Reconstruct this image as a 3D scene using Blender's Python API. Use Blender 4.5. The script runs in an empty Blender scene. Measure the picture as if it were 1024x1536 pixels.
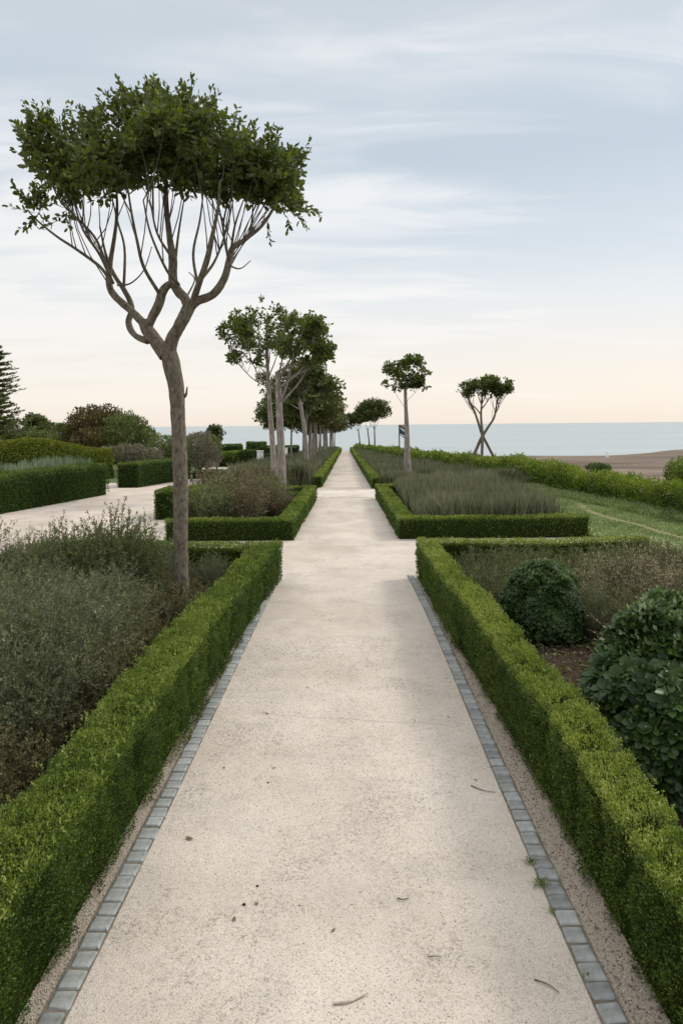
import bpy, math, random
import numpy as np
from mathutils import Vector, Matrix

# ------------------------------------------------------------------ camera
FPX, CX, HY, ROLL, CAMH = 1100.0, 518.0, 637.5, -0.0095, 2.6
sc = bpy.context.scene
cam = bpy.data.cameras.new('camera')
cam.sensor_width = 36.0
cam.lens = FPX / 1536 * 36.0
cam.shift_x = -(CX - 512) / 1536
cam.shift_y = -(768 - HY) / 1536
cam.clip_start = 0.05
cam.clip_end = 60000
camo = bpy.data.objects.new('camera', cam)
sc.collection.objects.link(camo)
cr, sr = math.cos(ROLL), math.sin(ROLL)
camo.matrix_world = Matrix(((cr, -sr, 0, 0), (0, 0, -1, 0), (sr, cr, 0, CAMH), (0, 0, 0, 1)))
sc.camera = camo

# ------------------------------------------------------------------ light
SUN_EL, SUN_AZ = 38.0, 62.0      # azimuth clockwise from +Y (towards +X)
sc.view_settings.view_transform = 'Standard'
sc.view_settings.look = 'None'
sc.view_settings.gamma = 1
sc.view_settings.exposure = 0.38
sun = bpy.data.lights.new('sun', 'SUN')
sun.energy = 1.5
sun.angle = math.radians(14)
sun.color = (1.0, 0.93, 0.82)
suno = bpy.data.objects.new('sun', sun)
sc.collection.objects.link(suno)
d = Vector((math.sin(math.radians(SUN_AZ)) * math.cos(math.radians(SUN_EL)),
            math.cos(math.radians(SUN_AZ)) * math.cos(math.radians(SUN_EL)), math.sin(math.radians(SUN_EL))))
suno.rotation_euler = d.to_track_quat('Z', 'Y').to_euler()

def lin(r, g, b):
    f = lambda c: (c / 255 / 12.92) if c / 255 <= 0.04045 else ((c / 255 + 0.055) / 1.055) ** 2.4
    return (f(r), f(g), f(b), 1.0)

def N(nt, typ, **kw):
    n = nt.nodes.new(typ)
    for k, v in kw.items():
        if k.startswith('i_'):
            key = k[2:]
            key = int(key) if key.isdigit() else key.replace('_', ' ')
            n.inputs[key].default_value = v
        else:
            setattr(n, k, v)
    return n

def ramp(nt, stops, interp='LINEAR'):
    n = nt.nodes.new('ShaderNodeValToRGB')
    cr_ = n.color_ramp
    cr_.interpolation = interp
    while len(cr_.elements) > 1:
        cr_.elements.remove(cr_.elements[-1])
    cr_.elements[0].position = stops[0][0]
    cr_.elements[0].color = stops[0][1]
    for p, c in stops[1:]:
        e = cr_.elements.new(p)
        e.color = c
    return n

def build_world():
    w = bpy.data.worlds.new('World')
    sc.world = w
    w.use_nodes = True
    nt = w.node_tree
    nt.nodes.clear()
    L = nt.links.new
    out = N(nt, 'ShaderNodeOutputWorld')
    bg = N(nt, 'ShaderNodeBackground')
    bg.inputs['Strength'].default_value = 0.1
    sky = N(nt, 'ShaderNodeTexSky', sky_type='NISHITA', sun_disc=False)
    sky.sun_elevation = math.radians(SUN_EL)
    sky.sun_rotation = math.radians(SUN_AZ)
    tc = N(nt, 'ShaderNodeTexCoord')
    nrm = N(nt, 'ShaderNodeVectorMath', operation='NORMALIZE')
    L(tc.outputs['Generated'], nrm.inputs[0])
    sep = N(nt, 'ShaderNodeSeparateXYZ')
    L(nrm.outputs[0], sep.inputs[0])
    # cloud sheet coordinates: direction projected on a high level layer
    den = N(nt, 'ShaderNodeMath', operation='ADD', i_1=0.13)
    zc = N(nt, 'ShaderNodeMath', operation='MAXIMUM', i_1=0.0)
    L(sep.outputs['Z'], zc.inputs[0]); L(zc.outputs[0], den.inputs[0])
    dx = N(nt, 'ShaderNodeMath', operation='DIVIDE'); dy = N(nt, 'ShaderNodeMath', operation='DIVIDE')
    L(sep.outputs['X'], dx.inputs[0]); L(den.outputs[0], dx.inputs[1])
    L(sep.outputs['Y'], dy.inputs[0]); L(den.outputs[0], dy.inputs[1])
    cmb = N(nt, 'ShaderNodeCombineXYZ')
    L(dx.outputs[0], cmb.inputs['X']); L(dy.outputs[0], cmb.inputs['Y'])
    # long streaks
    mp = N(nt, 'ShaderNodeMapping')
    mp.inputs['Rotation'].default_value = (0, 0, math.radians(24))
    mp.inputs['Scale'].default_value = (0.42, 1.0, 1)
    mp.inputs['Location'].default_value = (1.3, 0.35, 0)
    L(cmb.outputs[0], mp.inputs['Vector'])
    n1 = N(nt, 'ShaderNodeTexNoise', i_Scale=1.15, i_Detail=7.0, i_Roughness=0.46, i_Distortion=0.5)
    L(mp.outputs[0], n1.inputs['Vector'])
    mp2 = N(nt, 'ShaderNodeMapping')
    mp2.inputs['Rotation'].default_value = (0, 0, math.radians(-8))
    mp2.inputs['Scale'].default_value = (0.6, 1.9, 1)
    L(cmb.outputs[0], mp2.inputs['Vector'])
    n2 = N(nt, 'ShaderNodeTexNoise', i_Scale=2.0, i_Detail=8.0, i_Roughness=0.52, i_Distortion=0.9)
    L(mp2.outputs[0], n2.inputs['Vector'])
    mix = N(nt, 'ShaderNodeMath', operation='MULTIPLY_ADD', i_1=0.36)
    L(n2.outputs['Fac'], mix.inputs[0])
    m0 = N(nt, 'ShaderNodeMath', operation='MULTIPLY', i_1=0.64)
    L(n1.outputs['Fac'], m0.inputs[0]); L(m0.outputs[0], mix.inputs[2])
    cl = N(nt, 'ShaderNodeMapRange', interpolation_type='SMOOTHERSTEP')
    cl.inputs['From Min'].default_value = 0.40; cl.inputs['From Max'].default_value = 0.62
    bias = N(nt, 'ShaderNodeMath', operation='MULTIPLY_ADD', i_1=-0.045)
    L(dx.outputs[0], bias.inputs[0]); L(mix.outputs[0], bias.inputs[2])
    L(bias.outputs[0], cl.inputs['Value'])
    # colours against elevation (sine of it), thin grey-blue sheet and thick pale cloud
    S = 10.0 / 2 ** 0.34
    def c(r, g, b):
        q = lin(r, g, b); return (q[0], q[1], q[2], 1)
    thin = ramp(nt, [(0.0, c(248, 235, 222)), (0.035, c(250, 240, 228)), (0.09, c(247, 240, 232)), (0.16, c(236, 238, 238)), (0.23, c(218, 226, 232)),
                     (0.34, c(199, 211, 221)), (0.45, c(206, 216, 224)), (0.7, c(208, 211, 214)), (1.0, c(208, 210, 212))])
    thick = ramp(nt, [(0.0, c(249, 237, 224)), (0.035, c(253, 244, 233)), (0.09, c(252, 247, 240)), (0.17, c(251, 249, 245)), (0.24, c(248, 248, 246)),
                      (0.34, c(243, 245, 246)), (0.45, c(250, 250, 249)), (0.7, c(234, 234, 233)), (1.0, c(228, 228, 226))])
    L(sep.outputs['Z'], thin.inputs['Fac']); L(sep.outputs['Z'], thick.inputs['Fac'])
    mc = N(nt, 'ShaderNodeMix', data_type='RGBA')
    L(cl.outputs[0], mc.inputs['Factor']); L(thin.outputs[0], mc.inputs[6]); L(thick.outputs[0], mc.inputs[7])
    sc_ = N(nt, 'ShaderNodeMix', data_type='RGBA', blend_type='MULTIPLY')
    sc_.inputs['Factor'].default_value = 1.0
    sc_.inputs[7].default_value = (S, S, S, 1)
    L(mc.outputs[2], sc_.inputs[6])
    fin = N(nt, 'ShaderNodeMix', data_type='RGBA')
    fin.inputs['Factor'].default_value = 0.90
    L(sky.outputs[0], fin.inputs[6]); L(sc_.outputs[2], fin.inputs[7])
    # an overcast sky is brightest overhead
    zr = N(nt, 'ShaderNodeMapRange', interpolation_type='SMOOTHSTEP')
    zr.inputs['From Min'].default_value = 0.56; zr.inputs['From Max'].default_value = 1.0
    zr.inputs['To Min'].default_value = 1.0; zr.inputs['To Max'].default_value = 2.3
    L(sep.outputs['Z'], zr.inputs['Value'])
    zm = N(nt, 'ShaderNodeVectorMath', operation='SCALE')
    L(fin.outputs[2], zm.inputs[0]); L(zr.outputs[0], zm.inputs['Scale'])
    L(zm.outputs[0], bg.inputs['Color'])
    L(bg.outputs[0], out.inputs[0])
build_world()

# ------------------------------------------------------------------ helpers
RNG = np.random.default_rng(7)
COL = sc.collection

def ray(px, py):
    u, v = px - CX, HY - py
    return (u * cr - v * sr) / FPX, (u * sr + v * cr) / FPX
def P(px, py, Y):
    a, b = ray(px, py)
    return np.array([a * Y, Y, CAMH + b * Y])
def GP(px, py, z=0.0):
    a, b = ray(px, py)
    Y = (z - CAMH) / b
    return np.array([a * Y, Y, z])

def vnoise(p, seed=0):
    """value noise on Nx3 array, range 0..1"""
    p = np.asarray(p, float)
    i = np.floor(p).astype(np.int64)
    f = p - i
    f = f * f * (3 - 2 * f)
    def h(ix, iy, iz):
        n = (ix * 73856093) ^ (iy * 19349663) ^ (iz * 83492791) ^ (seed * 2654435)
        n = (n ^ (n >> 13)) * 1274126177
        n = n ^ (n >> 16)
        return (n & 0xffff) / 65535.0
    x, y, z = i[:, 0], i[:, 1], i[:, 2]
    fx, fy, fz = f[:, 0], f[:, 1], f[:, 2]
    r = 0
    for a in (0, 1):
        for b in (0, 1):
            for c in (0, 1):
                w = (fx if a else 1 - fx) * (fy if b else 1 - fy) * (fz if c else 1 - fz)
                r = r + w * h(x + a, y + b, z + c)
    return r

def nz(v):
    return v / (np.linalg.norm(v, axis=-1, keepdims=True) + 1e-9)

def smooth(t):
    t = np.clip(t, 0, 1)
    return t * t * (3 - 2 * t)

HX = [(0, 10.5), (18, 9.5), (27, 8.1), (40, 6.7), (60, 5.4), (90, 4.2), (125, 2.9), (155, 1.6), (170, 1.3)]
def hxf(y):
    return np.interp(y, [a for a, b in HX], [b for a, b in HX])
def zf(x, y):
    x = np.asarray(x, float); y = np.asarray(y, float)
    g = np.where(y < 30, 0, -0.0225 * (y - 30))
    g = np.where(y > 158, -2.88 - 6 * smooth((y - 158) / 45), g)
    ys = 167 + 34 * smooth((x - 55) / 45) + 2.0 * np.sin(x * 0.07)
    beach = -5 + 0.021 * (ys - y)
    beach = np.where(y > ys, -5 - 0.06 * (y - ys), beach)
    beach = np.minimum(beach, -2.2)
    beach = np.maximum(beach, -14)
    s = smooth((x - hxf(y) - 1.0) / (12 + 0.08 * np.clip(y, 0, 200)))
    z = g * (1 - s) + beach * s
    return np.maximum(z, -14)

class Geo:
    def __init__(s):
        s.v = []; s.q = []; s.t = []; s.qm = []; s.tm = []; s.a = []; s.n = 0; s.sm = []
    def add(s, v, f, rnd=0.5, m=0):
        v = np.asarray(v, float).reshape(-1, 3); f = np.asarray(f, np.int64)
        if len(v) == 0 or len(f) == 0: return s
        rnd = np.broadcast_to(np.asarray(rnd, float), (len(v),))
        s.v.append(v); s.a.append(rnd)
        if f.shape[1] == 4: s.q.append(f + s.n); s.qm.append(np.full(len(f), m))
        else: s.t.append(f + s.n); s.tm.append(np.full(len(f), m))
        s.n += len(v)
        return s
    def merge(s, o, loc=(0, 0, 0), rz=0, sc_=1.0):
        c_, s_ = math.cos(rz), math.sin(rz)
        R = np.array([[c_, -s_, 0], [s_, c_, 0], [0, 0, 1]])
        for v, a in zip(o.v, o.a):
            s.v.append(v @ R.T * sc_ + np.array(loc)); s.a.append(a)
        s.q += [f + s.n for f in o.q]; s.t += [f + s.n for f in o.t]
        s.qm += o.qm; s.tm += o.tm
        s.n += o.n
        return s
    def build(s, name, mats, parent=None, flat=False, loc=None):
        me = bpy.data.meshes.new(name)
        V = np.concatenate(s.v) if s.v else np.zeros((0, 3))
        Q = np.concatenate(s.q) if s.q else np.zeros((0, 4), np.int64)
        T = np.concatenate(s.t) if s.t else np.zeros((0, 3), np.int64)
        mi = np.concatenate(s.qm + s.tm) if (s.qm or s.tm) else np.zeros(0)
        li = np.concatenate([Q.ravel(), T.ravel()])
        st = np.concatenate([np.arange(len(Q)) * 4, len(Q) * 4 + np.arange(len(T)) * 3])
        if loc is not None: V = V - np.array(loc)
        me.vertices.add(len(V)); me.vertices.foreach_set('co', V.ravel().astype(np.float32))
        me.loops.add(len(li)); me.loops.foreach_set('vertex_index', li.astype(np.int32))
        me.polygons.add(len(st)); me.polygons.foreach_set('loop_start', st.astype(np.int32))
        if not isinstance(mats, (list, tuple)): mats = [mats]
        for m in mats: me.materials.append(m)
        me.polygons.foreach_set('material_index', mi.astype(np.int32))
        me.polygons.foreach_set('use_smooth', np.full(len(st), not flat))
        me.update(calc_edges=True)
        at = me.attributes.new('rnd', 'FLOAT', 'POINT')
        at.data.foreach_set('value', np.concatenate(s.a).astype(np.float32))
        o = bpy.data.objects.new(name, me)
        COL.objects.link(o)
        if parent is not None: o.parent = parent
        if loc is not None: o.location = loc
        return o

def tag(o, label=None, cat=None, group=None, kind=None):
    if label: o['label'] = label
    if cat: o['category'] = cat
    if group: o['group'] = group
    if kind: o['kind'] = kind
    return o
def empty(name, loc=(0, 0, 0), rz=0):
    o = bpy.data.objects.new(name, None)
    o.empty_display_size = 0.2
    COL.objects.link(o); o.location = tuple(float(c) for c in loc); o.rotation_euler = (0, 0, rz)
    return o
def kids(o):
    return [c for c in bpy.data.objects if c.parent == o]
def copy_tree(o, loc=None, rz=None, s=None, label=None, group=None):
    c = o.copy(); COL.objects.link(c)
    if loc is not None: c.location = tuple(float(q) for q in loc)
    if rz is not None: c.rotation_euler = (0, 0, rz)
    if s is not None: c.scale = s if hasattr(s, '__len__') else (s, s, s)
    if label: c['label'] = label
    if group: c['group'] = group
    for k in kids(o):
        d_ = k.copy(); COL.objects.link(d_); d_.parent = c
        for g in kids(k):
            e = g.copy(); COL.objects.link(e); e.parent = d_
    return c

def frames(dirs, rng):
    """random frame whose Y axis is dirs"""
    n = len(dirs)
    r = rng.normal(size=(n, 3))
    x = nz(np.cross(dirs, r))
    z = np.cross(x, dirs)
    return x, z
def leaf_quads(g, p, d_, ln, wd, rnd, m=0, x=None, z=None, rng=RNG):
    """small diamond leaves, one quad each"""
    n = len(p)
    if x is None: x, z = frames(d_, rng)
    ln = np.broadcast_to(ln, (n,))[:, None]; wd = np.broadcast_to(wd, (n,))[:, None]
    V = np.stack([p, p + d_ * ln * .5 + x * wd * .5 + z * wd * .12, p + d_ * ln, p + d_ * ln * .5 - x * wd * .5 + z * wd * .12], 1)
    F = np.arange(n * 4).reshape(n, 4)
    g.add(V.reshape(-1, 3), F, np.repeat(np.broadcast_to(rnd, (n,)), 4), m)
def leaf_big(g, p, d_, ln, wd, rnd, m=0, x=None, z=None, rng=RNG, curl=.12):
    """folded obovate leaves, two quads each"""
    n = len(p)
    if x is None: x, z = frames(d_, rng)
    ln = np.broadcast_to(ln, (n,))[:, None]; wd = np.broadcast_to(wd, (n,))[:, None]
    def pt(a, b, c): return p + d_ * ln * a + x * wd * b + z * ln * c
    V = np.stack([pt(0, 0, 0), pt(.38, .42, .07), pt(.75, .40, .04 - curl * .4), pt(1, 0, -curl), pt(.75, -.40, .04 - curl * .4), pt(.38, -.42, .07)], 1)
    b = np.arange(n)[:, None] * 6
    F = np.concatenate([b + [0, 1, 2, 3], b + [0, 3, 4, 5]])
    g.add(V.reshape(-1, 3), F, np.repeat(np.broadcast_to(rnd, (n,)), 6), m)

def catmull(pts, k=5):
    pts = np.asarray(pts, float)
    if len(pts) < 3: 
        t = np.linspace(0, 1, k + 1)[:, None]
        return pts[0] * (1 - t) + pts[-1] * t
    P_ = np.vstack([2 * pts[0] - pts[1], pts, 2 * pts[-1] - pts[-2]])
    out = []
    for i in range(1, len(P_) - 2):
        for t in np.linspace(0, 1, k, endpoint=False):
            a, b, c, d_ = P_[i - 1], P_[i], P_[i + 1], P_[i + 2]
            out.append(.5 * (2 * b + (c - a) * t + (2 * a - 5 * b + 4 * c - d_) * t * t + (3 * b - a - 3 * c + d_) * t ** 3))
    out.append(pts[-1])
    return np.array(out)
def tube(g, pts, rad, sides=8, k=5, m=0, lump=0.0, seed=1, rnd=.5):
    pts = np.asarray(pts, float)
    rad = np.asarray(rad, float) * np.ones(len(pts))
    c = catmull(pts, k)
    r = np.interp(np.linspace(0, 1, len(c)), np.linspace(0, 1, len(rad)), rad)
    n = len(c)
    tang = nz(np.gradient(c, axis=0))
    up = np.array([0.3, 1, 0.1]) if abs(tang[0][1]) < .9 else np.array([1, 0, 0])
    V = []
    x = nz(np.cross(tang[0], up))
    ang = np.linspace(0, 2 * np.pi, sides, endpoint=False)
    for i in range(n):
        x = nz(x - tang[i] * np.dot(x, tang[i]))
        y = np.cross(tang[i], x)
        ring = c[i] + r[i] * (np.cos(ang)[:, None] * x + np.sin(ang)[:, None] * y)
        V.append(ring)
    V = np.array(V)
    if lump:
        nn = vnoise(V.reshape(-1, 3) * 6.0, seed).reshape(n, sides, 1) - .5 + .5 * (vnoise(V.reshape(-1, 3) * 17.0, seed + 3).reshape(n, sides, 1) - .5)
        V = V + (V - c[:, None, :]) * nn * lump
    F = []
    i = np.arange(n - 1)[:, None]; j = np.arange(sides)[None, :]; j2 = (j + 1) % sides
    F = np.stack([i * sides + j, i * sides + j2, (i + 1) * sides + j2, (i + 1) * sides + j], -1).reshape(-1, 4)
    V = V.reshape(-1, 3)
    g.add(V, F, rnd, m)
    # end caps
    for base, cc in ((0, c[0]), ((n - 1) * sides, c[-1])):
        VV = np.vstack([V[base:base + sides], cc]);
        FF = np.array([[a, (a + 1) % sides, sides] for a in range(sides)])
        g.add(VV, FF, rnd, m)
    return c, r
def thin_tubes(g, A, B, C_, r0, r1, m=0, rnd=.5):
    """many 3-sided quadratic curved twigs at once: A start, B control, C_ end"""
    n = len(A); K = 5
    ts = np.linspace(0, 1, K)
    pts = np.stack([(1 - t) ** 2 * A + 2 * t * (1 - t) * B + t * t * C_ for t in ts], 1)
    tang = nz(np.gradient(pts, axis=1))
    ref = np.array([0.31, 0.52, 0.13])
    x = nz(np.cross(tang, ref)); y = np.cross(tang, x)
    r = (np.asarray(r0) * np.ones(n))[:, None] * (1 - ts) + (np.asarray(r1) * np.ones(n))[:, None] * ts
    V = []
    for a in range(3):
        an = a * 2.0944
        V.append(pts + r[..., None] * (math.cos(an) * x + math.sin(an) * y))
    V = np.stack(V, 2)      # n,K,3,3
    idx = np.arange(n * K * 3).reshape(n, K, 3)
    F = []
    for k in range(K - 1):
        for a in range(3):
            b = (a + 1) % 3
            F.append(np.stack([idx[:, k, a], idx[:, k, b], idx[:, k + 1, b], idx[:, k + 1, a]], -1))
    g.add(V.reshape(-1, 3), np.concatenate(F), np.repeat(np.broadcast_to(rnd, (n,)), K * 3), m)
    return pts

# ------------------------------------------------------------------ materials
MATS = {}
def leafmat(name, cols, rough=.5, trans=.25, spec=.35, under=None):
    m = bpy.data.materials.new(name); m.use_nodes = True
    nt = m.node_tree; L = nt.links.new
    b = nt.nodes['Principled BSDF']; out = nt.nodes['Material Output']
    at = N(nt, 'ShaderNodeAttribute', attribute_name='rnd')
    st = [(i / (len(cols) - 1), (*c, 1)) for i, c in enumerate(cols)]
    rp = ramp(nt, st)
    L(at.outputs['Fac'], rp.inputs['Fac'])
    src = rp.outputs[0]
    if under:
        geo = N(nt, 'ShaderNodeNewGeometry')
        mx = N(nt, 'ShaderNodeMix', data_type='RGBA'); mx.inputs[7].default_value = (*under, 1)
        L(geo.outputs['Backfacing'], mx.inputs['Factor']); L(src, mx.inputs[6]); src = mx.outputs[2]
    L(src, b.inputs['Base Color'])
    b.inputs['Roughness'].default_value = rough
    b.inputs['Specular IOR Level'].default_value = spec
    tr = N(nt, 'ShaderNodeBsdfTranslucent')
    hs = N(nt, 'ShaderNodeHueSaturation', i_Saturation=1.15, i_Value=1.3)
    L(src, hs.inputs['Color']); L(hs.outputs[0], tr.inputs['Color'])
    mix = N(nt, 'ShaderNodeMixShader', i_Fac=trans)
    L(b.outputs[0], mix.inputs[1]); L(tr.outputs[0], mix.inputs[2]); L(mix.outputs[0], out.inputs[0])
    MATS[name] = m
    return m
def surf(name, c1, c2, scale=8, rough=.85, bump=.3, bscale=None, c3=None, detail=8, dist=.01, spec=.3, coord='Object', stretch=None):
    m = bpy.data.materials.new(name); m.use_nodes = True
    nt = m.node_tree; L = nt.links.new
    b = nt.nodes['Principled BSDF']
    tc = N(nt, 'ShaderNodeTexCoord')
    src = tc.outputs[coord]
    if stretch:
        mp = N(nt, 'ShaderNodeMapping'); mp.inputs['Scale'].default_value = stretch
        L(src, mp.inputs['Vector']); src = mp.outputs[0]
    n = N(nt, 'ShaderNodeTexNoise', i_Scale=scale, i_Detail=detail, i_Roughness=.65)
    L(src, n.inputs['Vector'])
    st = [(.32, (*c1, 1)), (.66, (*c2, 1))] if c3 is None else [(.3, (*c1, 1)), (.5, (*c3, 1)), (.68, (*c2, 1))]
    rp = ramp(nt, st)
    L(n.outputs['Fac'], rp.inputs['Fac']); L(rp.outputs[0], b.inputs['Base Color'])
    b.inputs['Roughness'].default_value = rough
    b.inputs['Specular IOR Level'].default_value = spec
    if bump:
        n2 = N(nt, 'ShaderNodeTexNoise', i_Scale=bscale or scale * 4, i_Detail=6.0, i_Roughness=.7)
        L(src, n2.inputs['Vector'])
        bp = N(nt, 'ShaderNodeBump', i_Strength=bump, i_Distance=dist)
        L(n2.outputs['Fac'], bp.inputs['Height']); L(bp.outputs[0], b.inputs['Normal'])
    MATS[name] = m
    return m

def gravel_mat(name, tone=(1, 1, 1), scratch=False):
    m = bpy.data.materials.new(name); m.use_nodes = True
    nt = m.node_tree; L = nt.links.new
    b = nt.nodes['Principled BSDF']
    b.inputs['Roughness'].default_value = .92; b.inputs['Specular IOR Level'].default_value = .2
    geo = N(nt, 'ShaderNodeNewGeometry')
    pos = geo.outputs['Position']
    def T(c): return (c[0] * tone[0], c[1] * tone[1], c[2] * tone[2], 1)
    big = N(nt, 'ShaderNodeTexNoise', i_Scale=.55, i_Detail=5.0, i_Roughness=.6); L(pos, big.inputs['Vector'])
    rb = ramp(nt, [(.3, T((.52, .455, .388))), (.5, T((.61, .542, .472))), (.72, T((.69, .622, .55)))])
    L(big.outputs['Fac'], rb.inputs['Fac'])
    # fine grains
    vo = N(nt, 'ShaderNodeTexVoronoi', i_Scale=190.0); L(pos, vo.inputs['Vector'])
    sepc = N(nt, 'ShaderNodeSeparateColor'); L(vo.outputs['Color'], sepc.inputs[0])
    rg = ramp(nt, [(0, (.52, .47, .42, 1)), (.10, (.78, .74, .70, 1)), (.35, (.96, .95, .93, 1)), (.8, (1.05, 1.04, 1.02, 1)), (1, (1.16, 1.14, 1.12, 1))])
    L(sepc.outputs[0], rg.inputs['Fac'])
    mx = N(nt, 'ShaderNodeMix', data_type='RGBA', blend_type='MULTIPLY'); mx.inputs['Factor'].default_value = .75
    L(rb.outputs[0], mx.inputs[6]); L(rg.outputs[0], mx.inputs[7])
    # dirt speckle patches of dark organic bits
    n3 = N(nt, 'ShaderNodeTexNoise', i_Scale=1.6, i_Detail=7.0, i_Roughness=.75, i_Distortion=.5); L(pos, n3.inputs['Vector'])
    mr = N(nt, 'ShaderNodeMapRange', interpolation_type='SMOOTHSTEP'); mr.inputs['From Min'].default_value = .44; mr.inputs['From Max'].default_value = .66
    L(n3.outputs['Fac'], mr.inputs['Value'])
    n4 = N(nt, 'ShaderNodeTexNoise', i_Scale=48.0, i_Detail=5.0, i_Roughness=.8); L(pos, n4.inputs['Vector'])
    mr2 = N(nt, 'ShaderNodeMapRange'); mr2.inputs['From Min'].default_value = .49; mr2.inputs['From Max'].default_value = .62
    L(n4.outputs['Fac'], mr2.inputs['Value'])
    mu = N(nt, 'ShaderNodeMath', operation='MULTIPLY'); L(mr.outputs[0], mu.inputs[0]); L(mr2.outputs[0], mu.inputs[1])
    mu2 = N(nt, 'ShaderNodeMath', operation='MULTIPLY', i_1=1.0); L(mu.outputs[0], mu2.inputs[0])
    md = N(nt, 'ShaderNodeMix', data_type='RGBA'); md.inputs[7].default_value = T((.20, .17, .13))
    L(mu2.outputs[0], md.inputs['Factor']); L(mx.outputs[2], md.inputs[6])
    last = md.outputs[2]
    # greyer scuffs
    n6 = N(nt, 'ShaderNodeTexNoise', i_Scale=1.3, i_Detail=8.0, i_Roughness=.72); 
    mpp = N(nt, 'ShaderNodeMapping'); mpp.inputs['Scale'].default_value = (.8, 1.6, 1); mpp.inputs['Location'].default_value = (5, 3, 0)
    L(pos, mpp.inputs['Vector']); L(mpp.outputs[0], n6.inputs['Vector'])
    mr6 = N(nt, 'ShaderNodeMapRange'); mr6.inputs['From Min'].default_value = .52; mr6.inputs['From Max'].default_value = .75; mr6.inputs['To Max'].default_value = .55
    L(n6.outputs['Fac'], mr6.inputs['Value'])
    mg = N(nt, 'ShaderNodeMix', data_type='RGBA'); mg.inputs[7].default_value = T((.44, .40, .35))
    L(mr6.outputs[0], mg.inputs['Factor']); L(last, mg.inputs[6]); last = mg.outputs[2]
    if scratch:
        sp = N(nt, 'ShaderNodeSeparateXYZ'); L(pos, sp.inputs[0])
        nn = N(nt, 'ShaderNodeTexNoise', i_Scale=2.5, i_Detail=5.0); L(pos, nn.inputs['Vector'])
        # line y = 6.52 - .13*x + wobble, for -0.9 < x < 1
        a = N(nt, 'ShaderNodeMath', operation='MULTIPLY_ADD', i_1=.17); L(sp.outputs['X'], a.inputs[0]); L(sp.outputs['Y'], a.inputs[2])
        bb = N(nt, 'ShaderNodeMath', operation='MULTIPLY_ADD', i_1=.16); L(nn.outputs['Fac'], bb.inputs[0]); L(a.outputs[0], bb.inputs[2])
        cc = N(nt, 'ShaderNodeMath', operation='SUBTRACT', i_1=6.53); L(bb.outputs[0], cc.inputs[0])
        ab = N(nt, 'ShaderNodeMath', operation='ABSOLUTE'); L(cc.outputs[0], ab.inputs[0])
        ms = N(nt, 'ShaderNodeMapRange'); ms.inputs['From Min'].default_value = .004; ms.inputs['From Max'].default_value = .012
        ms.inputs['To Min'].default_value = .26; ms.inputs['To Max'].default_value = 0
        L(ab.outputs[0], ms.inputs['Value'])
        xr = N(nt, 'ShaderNodeMath', operation='ABSOLUTE'); L(sp.outputs['X'], xr.inputs[0])
        xm = N(nt, 'ShaderNodeMapRange'); xm.inputs['From Min'].default_value = .8; xm.inputs['From Max'].default_value = .95
        xm.inputs['To Min'].default_value = 1; xm.inputs['To Max'].default_value = 0
        L(xr.outputs[0], xm.inputs['Value'])
        mm = N(nt, 'ShaderNodeMath', operation='MULTIPLY'); L(ms.outputs[0], mm.inputs[0]); L(xm.outputs[0], mm.inputs[1])
        mk = N(nt, 'ShaderNodeMix', data_type='RGBA'); mk.inputs[7].default_value = (.16, .13, .10, 1)
        L(mm.outputs[0], mk.inputs['Factor']); L(last, mk.inputs[6]); last = mk.outputs[2]
    L(last, b.inputs['Base Color'])
    n7 = N(nt, 'ShaderNodeTexNoise', i_Scale=.9, i_Detail=3.0); mq = N(nt, 'ShaderNodeMapping'); mq.inputs['Scale'].default_value = (1.8, .35, 1); L(pos, mq.inputs['Vector']); L(mq.outputs[0], n7.inputs['Vector'])
    mw = N(nt, 'ShaderNodeMapRange'); mw.inputs['From Min'].default_value = .42; mw.inputs['From Max'].default_value = .7; mw.inputs['To Min'].default_value = 1.03; mw.inputs['To Max'].default_value = .93
    L(n7.outputs['Fac'], mw.inputs['Value'])
    vs = N(nt, 'ShaderNodeVectorMath', operation='SCALE'); L(last, vs.inputs[0]); L(mw.outputs[0], vs.inputs['Scale']); L(vs.outputs[0], b.inputs['Base Color'])
    n5 = N(nt, 'ShaderNodeTexNoise', i_Scale=9.0, i_Detail=7.0, i_Roughness=.7); L(pos, n5.inputs['Vector'])
    b1 = N(nt, 'ShaderNodeBump', i_Strength=.5, i_Distance=.004); L(vo.outputs['Distance'], b1.inputs['Height'])
    b2 = N(nt, 'ShaderNodeBump', i_Strength=.5, i_Distance=.03); L(n5.outputs['Fac'], b2.inputs['Height']); L(b1.outputs[0], b2.inputs['Normal'])
    L(b2.outputs[0], b.inputs['Normal'])
    MATS[name] = m
    return m

M = MATS
leafmat('box_leaf', [(.020, .042, .010), (.062, .108, .022), (.135, .19, .036), (.245, .30, .06), (.40, .43, .12)], rough=.45, trans=.28, spec=.35)
leafmat('box_dark', [(.02, .042, .012), (.05, .092, .022), (.10, .15, .035), (.18, .235, .055)], rough=.5, trans=.25, spec=.3)
leafmat('wild_leaf', [(.035, .06, .012), (.085, .135, .02), (.17, .23, .03), (.27, .32, .05)], rough=.5, trans=.25)
leafmat('crown_leaf', [(.018, .028, .007), (.048, .070, .013), (.095, .128, .022), (.17, .205, .036), (.30, .28, .05)], rough=.45, trans=.40, spec=.35, under=(.11, .14, .045))
leafmat('far_leaf', [(.034, .048, .014), (.075, .098, .024), (.125, .152, .036), (.20, .215, .055)], rough=.5, trans=.2)
leafmat('seed_leaf', [(.07, .06, .03), (.15, .12, .06), (.26, .21, .12), (.15, .18, .06)], rough=.7, trans=.2)
leafmat('rust_leaf', [(.05, .05, .018), (.10, .085, .03), (.165, .12, .045), (.13, .15, .045)], rough=.6, trans=.2)
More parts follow.
